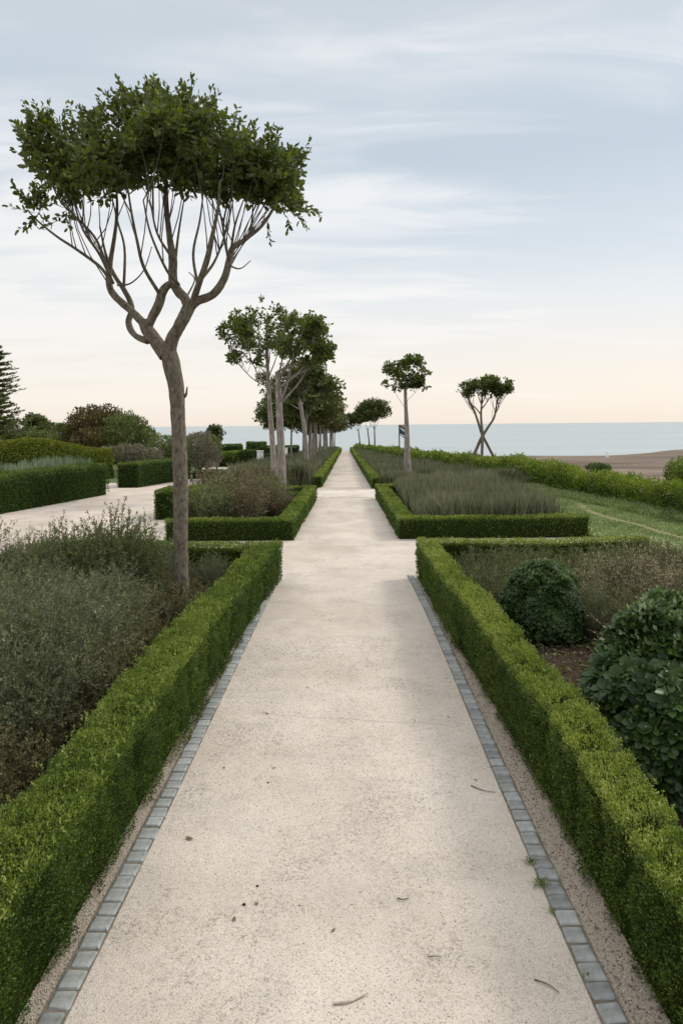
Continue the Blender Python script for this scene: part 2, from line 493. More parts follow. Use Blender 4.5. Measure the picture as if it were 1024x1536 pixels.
leafmat('grey_leaf', [(.05, .074, .022), (.125, .158, .055), (.22, .25, .105), (.46, .47, .29)], rough=.55, trans=.3, spec=.25, under=(.19, .22, .12))
leafmat('brown_leaf', [(.055, .046, .02), (.125, .105, .042), (.19, .175, .07), (.17, .22, .06)], rough=.6, trans=.2)
leafmat('dry_twig_leaf', [(.15, .12, .06), (.31, .26, .15), (.48, .40, .26), (.24, .28, .10)], rough=.7, trans=.15)
leafmat('dry_pink', [(.11, .10, .06), (.20, .185, .12), (.30, .27, .19)], rough=.7, trans=.1)
leafmat('olive_leaf', [(.06, .08, .025), (.12, .15, .045), (.18, .215, .07), (.27, .28, .13)], rough=.6, trans=.2)
leafmat('glossy_leaf', [(.014, .034, .008), (.030, .066, .013), (.058, .108, .020), (.12, .18, .036)], rough=.42, trans=.18, spec=.35, under=(.08, .13, .045))
leafmat('frost_leaf', [(.07, .12, .04), (.14, .20, .07), (.34, .40, .22)], rough=.4, trans=.2)
leafmat('lavender', [(.07, .08, .035), (.135, .15, .075), (.215, .22, .13), (.37, .34, .24)], rough=.65, trans=.15)
leafmat('silver_spire', [(.10, .14, .08), (.20, .25, .15), (.33, .38, .26)], rough=.6, trans=.1)
leafmat('grass_blade', [(.09, .13, .045), (.17, .23, .08), (.26, .32, .13), (.38, .38, .20)], rough=.6, trans=.25)
leafmat('mound_leaf', [(.06, .085, .012), (.13, .165, .02), (.20, .22, .03), (.22, .18, .04)], rough=.6, trans=.2)
surf('hedge_core', (.010, .018, .005), (.03, .045, .011), 30, 1, .8, spec=0)
surf('bark', (.05, .042, .03), (.27, .23, .175), 26, .92, 1.0, 60, c3=(.185, .155, .115), dist=.02, stretch=(1, 1, .5), detail=10)
surf('bark_pale', (.17, .15, .13), (.42, .39, .35), 9, .9, .7, 20, c3=(.25, .22, .19), dist=.02, stretch=(1, 1, .35))
surf('twig', (.06, .052, .034), (.16, .14, .095), 14, .85, .4)
surf('mulch', (.03, .019, .013), (.11, .068, .045), 30, .98, 1.0, 60, c3=(.062, .038, .026), dist=.03)
surf('field', (.05, .075, .02), (.12, .15, .05), 1.3, .95, .6, 9, dist=.05)
surf('lawn', (.17, .20, .075), (.31, .34, .15), 1.1, .95, .8, 30, c3=(.21, .26, .10), dist=.03)
surf('trail', (.17, .15, .07), (.26, .25, .11), 2.5, .95, .5, 20)
surf('sand', (.085, .062, .046), (.30, .23, .165), .16, .97, .6, 2.0, c3=(.15, .112, .082), dist=.3, stretch=(.25, .8, 1), coord='Object')
surf('margin', (.32, .26, .20), (.62, .53, .43), 90, .95, 1.0, 150, c3=(.49, .41, .325), dist=.01)
surf('joint', (.12, .105, .08), (.22, .19, .15), 30, .95, .5)
surf('sett_a', (.20, .205, .185), (.38, .395, .385), 11, .8, .5, 60, dist=.002)
surf('sett_b', (.26, .27, .25), (.44, .455, .44), 14, .8, .5, 60, dist=.002)
surf('sett_c', (.15, .155, .14), (.31, .325, .315), 9, .8, .5, 60, dist=.002)
surf('pebble', (.30, .25, .2), (.62, .56, .47), 40, .9, .3)
surf('pebble_dark', (.12, .10, .08), (.30, .25, .2), 40, .9, .3)
surf('white_paint', (.80, .80, .78), (.88, .88, .86), 3, .5, .1)
surf('post_metal', (.08, .085, .085), (.14, .145, .14), 6, .5, .1)
surf('tan_board', (.24, .18, .12), (.34, .26, .18), 6, .7, .2)
surf('blue_board', (.015, .05, .09), (.03, .085, .13), 4, .5, .1)
surf('dry_leaf', (.10, .06, .03), (.22, .14, .08), 20, .8, .2)
surf('orange_paint', (.5, .28, .08), (.6, .36, .12), 5, .6, .1)
gravel_mat('gravel', scratch=True)
gravel_mat('gravel_pale', (1.12, 1.13, 1.15))
gravel_mat('gravel_court', (1.0, 0.975, 0.97))

def sea_mat():
    m = bpy.data.materials.new('sea'); m.use_nodes = True
    nt = m.node_tree; L = nt.links.new; b = nt.nodes['Principled BSDF']
    geo = N(nt, 'ShaderNodeNewGeometry')
    mp = N(nt, 'ShaderNodeMapping'); mp.inputs['Scale'].default_value = (.002, .012, 1)
    L(geo.outputs['Position'], mp.inputs['Vector'])
    n = N(nt, 'ShaderNodeTexNoise', i_Scale=1.0, i_Detail=8.0, i_Roughness=.6); L(mp.outputs[0], n.inputs['Vector'])
    rp = ramp(nt, [(.3, (.32, .365, .37, 1)), (.7, (.42, .46, .455, 1))]); L(n.outputs['Fac'], rp.inputs['Fac'])
    L(rp.outputs[0], b.inputs['Base Color'])
    b.inputs['Roughness'].default_value = .45
    b.inputs['Specular IOR Level'].default_value = .35
    mp2 = N(nt, 'ShaderNodeMapping'); mp2.inputs['Scale'].default_value = (.25, .9, 1)
    L(geo.outputs['Position'], mp2.inputs['Vector'])
    n2 = N(nt, 'ShaderNodeTexNoise', i_Scale=1.0, i_Detail=5.0); L(mp2.outputs[0], n2.inputs['Vector'])
    bp = N(nt, 'ShaderNodeBump', i_Strength=.5, i_Distance=.6); L(n2.outputs['Fac'], bp.inputs['Height']); L(bp.outputs[0], b.inputs['Normal'])
    M['sea'] = m
sea_mat()

# ------------------------------------------------------------------ setting
def grid_sheet(name, xs, ys, off, mat, mask=None, zfun=zf):
    X, Y = np.meshgrid(xs, ys)
    Z = zfun(X, Y) + off
    V = np.stack([X, Y, Z], -1).reshape(-1, 3)
    nx, ny = len(xs), len(ys)
    i = np.arange(ny - 1)[:, None]; j = np.arange(nx - 1)[None, :]
    F = np.stack([i * nx + j, i * nx + j + 1, (i + 1) * nx + j + 1, (i + 1) * nx + j], -1).reshape(-1, 4)
    g = Geo(); g.add(V, F)
    return tag(g.build(name, mat), kind='structure')
def strip_sheet(name, rows, off, mat, nx=8):
    """rows: list of (y, x0, x1)"""
    V = []; 
    for y, a, b in rows:
        xs = np.linspace(a, b, nx)
        V += [(x, y, float(zf(x, y)) + off) for x in xs]
    ny = len(rows)
    i = np.arange(ny - 1)[:, None]; j = np.arange(nx - 1)[None, :]
    F = np.stack([i * nx + j, i * nx + j + 1, (i + 1) * nx + j + 1, (i + 1) * nx + j], -1).reshape(-1, 4)
    g = Geo(); g.add(np.array(V), F)
    return tag(g.build(name, mat), kind='structure')

xs = np.concatenate([[-4000, -1500, -600, -300], np.arange(-200, -40, 10), np.arange(-40, 60, 1.0), np.arange(60, 220, 5), [300, 600, 1500, 4000]])
ys = np.concatenate([[-300, -100, -40, -10], np.arange(0, 60, 1.0), np.arange(60, 230, 2.0), [260, 350, 600, 1500, 5000]])
grid_sheet('ground', xs, ys, 0, M['mulch'])
g = Geo()
sx = [-60000, -8000, -1500, 0, 1500, 8000, 60000]; sy = [140, 600, 2500, 9000, 55000]
V = [(x, y, -5.0) for y in sy for x in sx]
F = [[a * 7 + b, a * 7 + b + 1, a * 7 + b + 8, a * 7 + b + 7] for a in range(4) for b in range(6)]
g.add(V, F); tag(g.build('sea', M['sea']), kind='structure')

# path edges (sett line) traced on the ground
LS = [(417, 866), (375, 946), (337, 1026), (300, 1091), (262, 1176), (227, 1251), (203, 1290), (180, 1337), (152, 1395), (117, 1462), (82, 1524)]
RS = [(617, 868), (646, 926), (679, 992), (708, 1058), (728, 1116), (753, 1170), (771, 1204), (794, 1260), (820, 1309), (839, 1350), (865, 1421), (887, 1462), (914, 1522)]
Lp = np.array([GP(*p)[:2] for p in LS][::-1]); Rp = np.array([GP(*p)[:2] for p in RS][::-1])
def smooth_line(p):
    c = np.polyfit(p[:, 1], p[:, 0], 3)
    return c
cL, cR = smooth_line(Lp), smooth_line(Rp)
def lineL(y): return np.polyval(cL, np.clip(y, 2.9, 12.5))
def lineR(y): return np.polyval(cR, np.clip(y, 2.9, 12.5))
print('edge L', [round(float(lineL(y)), 2) for y in (3, 5, 8, 12)], 'R', [round(float(lineR(y)), 2) for y in (3, 5, 8, 12)])

rows = [(y, float(lineL(y)) + .0, float(lineR(y)) - .0) for y in np.arange(-6, 12.6, .5)]
rows += [(y, -1.2, 1.2) for y in np.arange(12.6, 30, 1)] + [(y, -1.15, 1.15) for y in np.arange(30, 159, 2)]
strip_sheet('path', rows, .012, M['gravel'], nx=12)
strip_sheet('path_margin', [(y, float(lineR(y)) - .01, 1.6) for y in np.arange(-6, 12.6, .5)], .008, M['margin'])
strip_sheet('path_margin', [(y, -1.8, float(lineL(y)) + .01) for y in np.arange(-6, 12.6, .5)], .008, M['margin'])
strip_sheet('cross_path', [(12.5, -4.2, 7), (16.6, -4.2, 7)], .008, M['gravel'], nx=12)
strip_sheet('cross_path', [(y, -7, 7) for y in (26.2, 27, 28, 29.2)], .017, M['gravel_pale'], nx=12)
# forecourt on the left
strip_sheet('forecourt', [(y, -16, -4.1) for y in np.arange(6, 30, 1)] + [(y, -16, -2.2) for y in np.arange(30, 37, 1)] + [(y, -12, -4) for y in np.arange(37, 41, 1)], .008, M['gravel_court'])
strip_sheet('path', [(y, -10.5, -6.2) for y in np.arange(46, 57, 1)], .05, M['gravel_pale'])
strip_sheet('lawn', [(y, -90, -8.3) for y in np.arange(36, 160, 2)], .03, M['field'], nx=20)
strip_sheet('lawn', [(y, 5.6 if y > 16.6 else 6.4, float(hxf(y)) + 2.5) for y in np.arange(-4, 44, 1.0)], .006, M['lawn'], nx=20)
# dirt trail across the lawn
tr = [GP(*p)[:2] for p in [(868, 756), (885, 768), (915, 778), (955, 788), (1000, 802), (1060, 820)]]
g = Geo(); c = catmull(np.array([[a, b, 0] for a, b in tr]), 8)
nrm_ = nz(np.stack([-np.gradient(c[:, 1]), np.gradient(c[:, 0]), 0 * c[:, 0]], -1))
wv = (.12 + .10 * vnoise(c * 3.1, 5))[:, None]
V = np.stack([c - nrm_ * wv, c + nrm_ * wv], 1).reshape(-1, 3); V[:, 2] = .014
c_tr = c.copy(); n_ = len(c); F = [[2 * i, 2 * i + 1, 2 * i + 3, 2 * i + 2] for i in range(n_ - 1)]
g.add(V, F); tag(g.build('dirt_trail', M['trail']), kind='structure')
# beach
V = []; bx = np.linspace(0, 1, 60); by = np.arange(40, 230, 2.5)
for y in by:
    x0 = float(hxf(y)) + 9 + .05 * y
    for t in bx:
        x = x0 + (330 - x0) * t ** 1.6
        V.append((x, y, float(zf(x, y)) + .08 + .16 * float(vnoise(np.array([[x * .05, y * .12, 3.3]]))[0])))
i = np.arange(len(by) - 1)[:, None]; j = np.arange(59)[None, :]
F = np.stack([i * 60 + j, i * 60 + j + 1, (i + 1) * 60 + j + 1, (i + 1) * 60 + j], -1).reshape(-1, 4)
g = Geo(); g.add(np.array(V), F); tag(g.build('beach', M['sand']), kind='structure')

# ------------------------------------------------------------------ sett edging
def rounded_sett(g, cx, cy, ang, lx, ly, h, z0, rng):
    b = .010
    pr = []
    for (zz, ins) in ((z0 - .05, 0), (z0 + h - .008, 0), (z0 + h - .002, .005), (z0 + h, .012)):
        ring = []
        for sx_, sy_ in ((1, 1), (-1, 1), (-1, -1), (1, -1)):
            ex, ey = lx / 2 - ins, ly / 2 - ins
            if sx_ * sy_ > 0: pts = [(ex * sx_, (ey - b) * sy_), ((ex - b * .3) * sx_, (ey - b * .3) * sy_), ((ex - b) * sx_, ey * sy_)]
            else: pts = [((ex - b) * sx_, ey * sy_), ((ex - b * .3) * sx_, (ey - b * .3) * sy_), (ex * sx_, (ey - b) * sy_)]
            ring += pts
        pr.append([(x, y, zz) for x, y in ring])
    J = rng.normal(0, .0025, (12, 2))
    V = []
    for r in pr:
        for k, (x, y, z) in enumerate(r):
            V.append((x + J[k, 0], y + J[k, 1], z + (0 if z < z0 else rng.normal(0, .0006))))
    V = np.array(V); n = 12
    V = np.vstack([V, [[0, 0, z0 + h + .001]]])
    c_, s_ = math.cos(ang), math.sin(ang)
    R = np.array([[c_, -s_, 0], [s_, c_, 0], [0, 0, 1]])
    V = V @ R.T
    F = [[r * n + k, r * n + (k + 1) % n, (r + 1) * n + (k + 1) % n, (r + 1) * n + k] for r in range(3) for k in range(n)]
    T = [[3 * n + k, 3 * n + (k + 1) % n, len(V) - 1] for k in range(n)]
    g.add(V, F); g.t.append(np.array(T)); g.tm.append(np.zeros(len(T)))
def edging(line, side, label):
    rng = np.random.default_rng(3 + (side > 0))
    root = empty('stone_edging', (float(line(7)), 7, 0)); tag(root, label, 'edging', 'flush stone edgings along the gravel path')
    # mortar bed
    yy = np.arange(2.2, 12.7, .3)
    V = []
    for y in yy:
        x = float(line(y)); V += [(x - .062, y, .016), (x + .060, y, .016)]
    g = Geo(); g.add(V, [[2 * i, 2 * i + 1, 2 * i + 3, 2 * i + 2] for i in range(len(yy) - 1)])
    o = g.build('mortar_bed', M['joint'], root, loc=None); o.location = (-root.location[0], -7, 0)
    y = 2.45; k = 0
    while y < 12.6 and k < 99:
        ly = rng.uniform(.098, .122); lx = rng.uniform(.098, .111)
        x = float(line(y)); dxy = float(line(y + .05) - line(y - .05)) / .1
        g = Geo(); rounded_sett(g, 0, 0, 0, lx, ly, .012 + rng.uniform(-.002, .003), .012, rng)
        o = g.build('sett', M[rng.choice(['sett_a', 'sett_b', 'sett_c', 'sett_a'])], root, flat=True)
        o.location = (x - root.location[0] + rng.normal(0, .003), y - 7, 0)
        o.rotation_euler = (rng.normal(0, .01), rng.normal(0, .012), -math.atan(dxy) * .8 + rng.normal(0, .02))
        y += ly + rng.uniform(.010, .016); k += 1
edging(lineL, -1, 'single row of pale grey square setts along the left edge of the gravel path')
edging(lineR, 1, 'single row of blue-grey square setts along the right edge of the gravel path')

# pebbles: loose stuff
def pebbles(n, xf, yr, size, mats, off, seed, name='loose_gravel'):
    rng = np.random.default_rng(seed)
    y = yr[0] + (yr[1] - yr[0]) * rng.random(n) ** 1.6
    x0, x1 = xf(y)
    x = x0 + (x1 - x0) * rng.random(n)
    s = size * rng.uniform(.5, 1.5, n) * (.7 + y / 12)
    base = np.array([[1, 0, 0], [-.4, .9, 0], [-.5, -.8, .1], [.1, .1, .8], [.5, -.7, .3], [-.7, .1, .4]])
    R = rng.random(n) * 6.28
    c_, s_ = np.cos(R), np.sin(R)
    V = base[None] * s[:, None, None] * rng.uniform(.7, 1.3, (n, 1, 3))
    VX = V[..., 0] * c_[:, None] - V[..., 1] * s_[:, None] + x[:, None]
    VY = V[..., 0] * s_[:, None] + V[..., 1] * c_[:, None] + y[:, None]
    V = np.stack([VX, VY, V[..., 2] + off], -1).reshape(-1, 3)
    t = np.array([[0, 1, 3], [1, 5, 3], [5, 2, 3], [2, 4, 3], [4, 0, 3], [1, 2, 5], [2, 0, 4]])
    F = (t[None] + np.arange(n)[:, None, None] * 6)
    half = n // 2
    g = Geo(); g.add(V, F[:half].reshape(-1, 3), rng.random(n * 6), 0)
    g.t.append(F[half:].reshape(-1, 3)); g.tm.append(np.full((n - half) * 7, 1))
    return tag(g.build(name, mats, flat=True), 'loose pale grit lying on the gravel', None, kind='stuff')
o = pebbles(26000, lambda y: (lineL(y) + .08, lineR(y) - .08), (2.4, 9), .0032, [M['pebble'], M['pebble']], .012, 5); tag(o, 'fine loose pale grit scattered over the near gravel path', 'grit', kind='stuff')
o = pebbles(900, lambda y: (lineL(y) + .08, lineR(y) - .08), (2.4, 9), .0035, [M['pebble_dark'], M['pebble_dark']], .012, 15); tag(o, 'sparse dark crumbs of bark and soil scattered over the gravel path', 'grit', kind='stuff')
o = pebbles(9000, lambda y: (lineR(y) + .06, lineR(y) * 0 + 1.5), (2.4, 11), .005, [M['pebble'], M['pebble_dark']], .009, 6); tag(o, 'loose brown grit in the strip between right setts and right hedge', 'grit', kind='stuff')
o = pebbles(9000, lambda y: (lineL(y) * 0 - 1.6, lineL(y) - .06), (2.4, 11), .005, [M['pebble'], M['pebble']], .009, 7); tag(o, 'loose sandy grit in the strip between left setts and left hedge', 'grit', kind='stuff')

# ------------------------------------------------------------------ hedges
def hedge(name, label, line, w, h, mat='box_leaf', cat='hedge', group=None, seed=1, notches=None, lmin=.013, lk=.0021, dens=6.6, rough=.03, furrow=.05,
          steps=None, hfun=None, closed_ends=True, topgain=.28, tone=0.0, loose=0.0, round_=.05, sides=(1, 1)):
    """line: centreline points (x,y).  One mesh: twiggy core + leaves."""
    rng = np.random.default_rng(seed)
    ln = np.array(line, float)
    seg = nz(np.diff(ln, axis=0))
    nr = np.stack([-seg[:, 1], seg[:, 0]], -1)           # left normals
    off = []
    for i in range(len(ln)):
        if i == 0: off.append(nr[0])
        elif i == len(ln) - 1: off.append(nr[-1])
        else:
            b = nz(nr[i - 1] + nr[i]); off.append(b / max(.4, np.dot(b, nr[i])))
    off = np.array(off)
    Lf = ln + off * w / 2; Rt = ln - off * w / 2
    cum = np.concatenate([[0], np.cumsum(np.linalg.norm(np.diff(ln, axis=0), axis=1))])
    def H(s):
        r = np.full_like(s, h)
        if steps is not None:
            for a, dh in steps: r = r + np.where(s > a, dh, 0)
        if hfun is not None: r = r * hfun(s)
        r = r + rough * 1.4 * (vnoise(np.stack([s * 1.1, s * 0 + seed, s * 0], -1), seed) - .5)
        return r
    g = Geo()
    # core
    ins = furrow * .45 + rough * .45 + .03
    tin = .055 + rough * .9
    for i in range(len(seg)):
        k = max(2, int((cum[i + 1] - cum[i]) / .5) + 1)
        t = np.linspace(0, 1, k)[:, None]
        a = Lf[i] * (1 - t) + Lf[i + 1] * t; b = Rt[i] * (1 - t) + Rt[i + 1] * t
        u = nz(b - a); a = a + u * ins; b = b - u * ins
        if i == 0: a[0] += seg[0] * ins; b[0] += seg[0] * ins
        if i == len(seg) - 1: a[-1] -= seg[-1] * ins; b[-1] -= seg[-1] * ins
        s = cum[i] + t[:, 0] * (cum[i + 1] - cum[i]); hh = H(s) - tin
        za = zf(a[:, 0], a[:, 1]); zb = zf(b[:, 0], b[:, 1])
        ch = min(round_ * .85, w * .4)
        c0 = np.column_stack([a, za - .05]); c1 = np.column_stack([a, za + hh - ch]); c2 = np.column_stack([a + u * ch, za + hh])
        c3 = np.column_stack([b - u * ch, zb + hh]); c4 = np.column_stack([b, zb + hh - ch]); c5 = np.column_stack([b, zb - .05])
        V = np.stack([c0, c1, c2, c3, c4, c5], 1).reshape(-1, 3)
        F = [[6 * q + r, 6 * q + r + 1, 6 * q + r + 7, 6 * q + r + 6] for q in range(k - 1) for r in range(5)]
        for e0 in ([0] if i == 0 else []) + ([6 * k - 6] if i == len(seg) - 1 else []):
            F += [[e0, e0 + 1, e0 + 4, e0 + 5], [e0 + 1, e0 + 2, e0 + 3, e0 + 4]]
        g.add(V, F, .5, 1)
    # leaves
    def emit(p, n, top, s, fine=1.0):
        y = np.maximum(np.hypot(p[:, 0], p[:, 1]), 2.2)
        size = np.maximum(lmin, lk * y) * rng.uniform(.7, 1.35, len(p)) * fine
        # surface relief
        dist_ = 9.0 / y
        q = p.copy()
        big = vnoise(p * 2.2, seed + 1) - .5
        med = vnoise(p * 8.0, seed + 2) - .5
        st = vnoise(np.stack([s * 5.0, p[:, 2] * .8, s * 0], -1), seed + 4)
        fur = np.clip((st - .62) * 3.5, 0, 1)
        nt_ = np.zeros(len(p))
        if notches is not None:
            for k_, a_ in enumerate(notches):
                wob = (vnoise(np.stack([p[:, 2] * 7 + k_ * 5, p[:, 0] * 4, p[:, 1] * 0], -1), 61) - .5) * .14
                nt_ = np.maximum(nt_, np.exp(-((s - a_ + wob) / .035) ** 2))
        disp = -nt_ * .075 + .032 * (np.clip(dist_, 0, 1)) * (vnoise(p * 24.0, seed + 5) - .75) * 2 + rough * (big * 1.2 + med * 1.1) - np.where(top > .5, furrow * .35, furrow) * fur - rng.random(len(p)) ** 1.6 * (.05 + rough * .4 + furrow * .2) + loose * (rng.random(len(p)) ** 3)
        q = q + n * disp[:, None]
        dr = nz(n * .75 + np.array([0, 0, .75]) + rng.normal(0, .55, p.shape))
        pat = vnoise(p * 1.6, seed + 9) * .5 + vnoise(p * 9.0, seed + 12) * .5
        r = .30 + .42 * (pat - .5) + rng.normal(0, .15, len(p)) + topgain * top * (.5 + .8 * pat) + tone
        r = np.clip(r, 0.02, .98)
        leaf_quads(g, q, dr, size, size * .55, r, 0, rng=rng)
    def count(area, y):
        sz = max(lmin, lk * max(y, 2.2)); return int(area * dens * (1.3 if y < 7 else 1) / (sz * sz) * .42)
    for i in range(len(seg)):
        Ls = cum[i + 1] - cum[i]
        nsub = max(1, int(Ls / 1.5))
        for q in range(nsub):
            t0, t1 = q / nsub, (q + 1) / nsub
            mid = ln[i] * (1 - (t0 + t1) / 2) + ln[i + 1] * (t0 + t1) / 2
            dist = max(np.hypot(mid[0], mid[1]) - .4, 1.5)
            l = Ls / nsub
            for kind in (0, 1, 2):
                A = l * (w if kind == 0 else h)
                n = count(A, dist)
                if kind and not sides[kind - 1]: n = n // 3
                if n < 4: n = 4
                t = (t0 + (t1 - t0) * rng.random(n))[:, None]; s = cum[i] + t[:, 0] * Ls
                a = Lf[i] * (1 - t) + Lf[i + 1] * t; b = Rt[i] * (1 - t) + Rt[i + 1] * t
                hh = H(s)
                if kind == 0:
                    v = rng.random((n, 1)); xy = a * (1 - v) + b * v
                    e = np.minimum(v[:, 0], 1 - v[:, 0]) * w
                    drop = np.where(e < round_, (round_ - e) ** 2 / round_ * .8, 0)
                    p = np.column_stack([xy, zf(xy[:, 0], xy[:, 1]) + hh - drop])
                    side = (v[:, 0] < .5) * 2 - 1
                    nn = np.column_stack([nr[i][0] * side * (e < round_) * .7, nr[i][1] * side * (e < round_) * .7, np.ones(n)])
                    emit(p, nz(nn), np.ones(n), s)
                else:
                    xy = a if kind == 1 else b; sg = 1 if kind == 1 else -1
                    v = rng.random(n) ** .9; z = v * hh
                    e = hh - z
                    ins_ = np.where(e < round_, (round_ - e) ** 2 / round_ * .8, 0) + np.where(z < .05, (.05 - z) * .4, 0)
                    xy = xy - nr[i] * sg * ins_[:, None]
                    p = np.column_stack([xy, zf(xy[:, 0], xy[:, 1]) + z])
                    nn = np.tile(np.array([nr[i][0] * sg, nr[i][1] * sg, .05]), (n, 1)); nn[:, 2] += (e < round_) * .6
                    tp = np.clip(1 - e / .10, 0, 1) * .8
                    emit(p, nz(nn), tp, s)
    for end, sg in ((0, -1), (len(ln) - 1, 1)):
        si = 0 if end == 0 else len(seg) - 1
        dist = max(np.hypot(*ln[end]) - .3, 1.5)
        n = count(w * h, dist); 
        v = rng.random((n, 1)); xy = Lf[end] * (1 - v) + Rt[end] * v
        hh = H(np.full(n, cum[end])); z = rng.random(n) * hh
        rr = np.minimum(v[:, 0], 1 - v[:, 0]) * w
        xy = xy - seg[si] * sg * np.where(rr < round_ * 1.5, (round_ * 1.5 - rr) ** 2 / (round_ * 1.5), 0)[:, None]
        p = np.column_stack([xy, zf(xy[:, 0], xy[:, 1]) + z])
        nn = np.tile(np.array([seg[si][0] * sg, seg[si][1] * sg, .05]), (n, 1))
        emit(p, nz(nn), np.clip(1 - (hh - z) / .1, 0, 1) * .8, v[:, 0] * 2)
    if notches is not None:
        n = 750
        i_ = rng.integers(0, len(seg), n); t = rng.random((n, 1)); v = rng.random((n, 1))
        xy = (Lf[i_] * (1 - t) + Lf[i_ + 1] * t) * (1 - v) + (Rt[i_] * (1 - t) + Rt[i_ + 1] * t) * v
        ss = cum[i_] + t[:, 0] * (cum[i_ + 1] - cum[i_])
        b0 = np.column_stack([xy, zf(xy[:, 0], xy[:, 1]) + H(ss) - .02]); dd = nz(rng.normal(0, .35, (n, 3)) + [0, 0, 1]); hl = rng.uniform(.015, .05, n)
        per = 7
        for q in range(per):
            o_ = nz(dd + rng.normal(0, .6, (n, 3)))
            leaf_quads(g, b0 + dd * (hl * q / (per - 1))[:, None], o_, .018, .009, np.clip(rng.normal(.72, .12, n), 0, 1), rng=rng)
    return tag(g.build(name, [M[mat], M['hedge_core']]), label, cat, group)

GH = 'clipped box hedges edging the beds'
# hedge along the near bed on the left (A), an L: along the path then back along the bed
hedge('box_hedge', 'bright green clipped hedge from the bottom left corner, passing the big tree',
      [(-1.62, .6), (-1.60, 2), (-1.59, 3.2), (-1.56, 5.2), (-1.50, 8), (-1.31, 12.15), (-5.2, 12.2)], .44, .67, notches=[2.5, 3.4, 4.5, 5.3, 7.7, 9.4], group=GH, seed=11,
      steps=[(4.6, .02), (7.4, -.03), (9.0, .03)], furrow=.085, rough=.05, round_=.07)
hedge('box_hedge', 'yellow-green clipped hedge along the right side of the path into the bottom right corner',
      [(5.05, 12.3), (1.34, 12.25), (1.39, 8.6), (1.44, 7.2), (1.49, 4.8), (1.48, 3.2), (1.50, 2), (1.53, .6)], .35, .67, notches=[7.75, 8.85, 9.95, 10.95, 11.6, 12.35, 12.95], group=GH, seed=12,
      steps=[(7.2, .035), (9.3, -.04), (10.6, .03), (11.6, -.02)], furrow=.055, rough=.035, round_=.05, topgain=.42, tone=.02)
# second beds
hedge('box_hedge', 'low clipped hedge framing the brown shrub bed left of the path',
      [(-4.1, 16.7), (-1.38, 16.7), (-1.22, 25.2), (-4.2, 25.4)], .40, .50, group=GH, seed=13, furrow=.02, rough=.02)
hedge('box_hedge', 'low clipped hedge framing the grey-green grass bed right of the path',
      [(5.5, 16.75), (1.36, 16.75), (1.24, 25.6), (5.5, 26)], .40, .50, group=GH, seed=14, furrow=.02, rough=.02)
hedge('box_hedge', 'dark square block of clipped hedge behind the low hedge, left of the brown shrubs',
      [(-5.35, 21.3), (-3.9, 21.3)], 1.8, .80, 'box_leaf', group=GH, seed=15, furrow=.02, rough=.02, topgain=.2)
hedge('box_hedge', 'narrow low hedge across the back of the brown shrub bed beside the paired trunks',
      [(-1.3, 23.2), (-2.9, 23.3)], .25, .5, group=GH, seed=16, furrow=.02, rough=.02)
# third stretch, to the crest
hedge('box_hedge', 'thin low hedge edging the grassy bed under the tree row up to the crest',
      [(-1.18, 30.6), (-1.18, 60), (-1.2, 100), (-1.22, 150), (-1.9, 152)], .32, .48, group=GH, seed=17, furrow=.0, rough=.03, lk=.0024, topgain=.4, tone=.05)
hedge('box_hedge', 'thin low hedge edging the far right grass bed up to the crest',
      [(1.2, 29.6), (1.2, 60), (1.22, 100), (1.25, 150)], .30, .48, group=GH, seed=18, furrow=.0, rough=.03, lk=.0024)
# left court
GC = 'tall clipped hedges round the gravel court'
hedge('box_hedge', 'long tall dark green hedge along the gravel court at the left edge',
      [(-12.5, 14), (-11.1, 21.6), (-9.75, 28.4)], 1.25, 1.16, 'box_dark', group=GC, seed=21, furrow=.04, rough=.06, round_=.2, topgain=.45)
hedge('box_hedge', 'square-ended tall clipped hedge behind the long one, just left of the big trunk',
      [(-9.45, 31.8), (-8.75, 39.2)], .98, 1.07, 'box_dark', group=GC, seed=22, furrow=.02, rough=.03, round_=.08, topgain=.45)
hedge('box_hedge', 'low narrow hedge closing the far side of the gravel court right of the big trunk',
      [(-8.2, 39.5), (-6.6, 39.3), (-4.2, 41)], .5, .42, 'box_dark', group=GC, seed=23, furrow=.0, rough=.02, topgain=.4)
# far left clipped blocks
GF = 'clipped hedge blocks in the far garden'
def farblock(label, px0, px1, ytop, ybase, Y, depth=2, seed=1, mat='box_dark', rd=.25, nm='clipped_hedge'):
    a = P(px0, ybase, Y); b = P(px1, ybase, Y)
    zb = float(zf((a[0] + b[0]) / 2, Y))
    zt = P((px0 + px1) / 2, ytop, Y)[2]
    hedge(nm, label, [(a[0], Y + depth / 2), (b[0], Y + depth / 2)], depth, zt - zb, mat, group=GF, seed=seed, furrow=0, rough=.06, round_=rd, topgain=.35)
farblock('rounded dark green clipped block on the far lawn left of the white gate pier', 352, 384, 677, 697, 60, 3, 31, rd=.6)
farblock('pale green sloping hedge left of the rounded dark block on the far lawn', 326, 353, 679, 700, 58, 3, 32, 'box_leaf', rd=.6)
farblock('dark flat-topped hedge behind the small bare-stemmed tree', 316, 358, 668, 690, 78, 3, 33, rd=.2)
farblock('domed dark hedge under the sea line right of the flat-topped one', 368, 396, 664, 690, 90, 4, 34, rd=1.2)
farblock('long dark hedge behind the paired trunks reaching under the tree row', 390, 446, 670, 692, 84, 3, 35, rd=.3)
farblock('mid green hedge between the white gate pier and the paired trunks', 396, 412, 682, 697, 62, 2, 36, rd=.2)

# yellow-green mound hedge and lavender spires at far left
hedge('mound_hedge', 'broad rounded yellow-green hedge mound at the left edge behind the grey spires',
      [(-24, 33), (-19, 37), (-14.7, 40.5), (-13.3, 41.3)], 3.2, 2.2, 'mound_leaf', seed=41, furrow=0, rough=.12, round_=1.2, topgain=.3, hfun=lambda s: 1 - .28 * smooth((s - 9) / 5), lk=.0024)
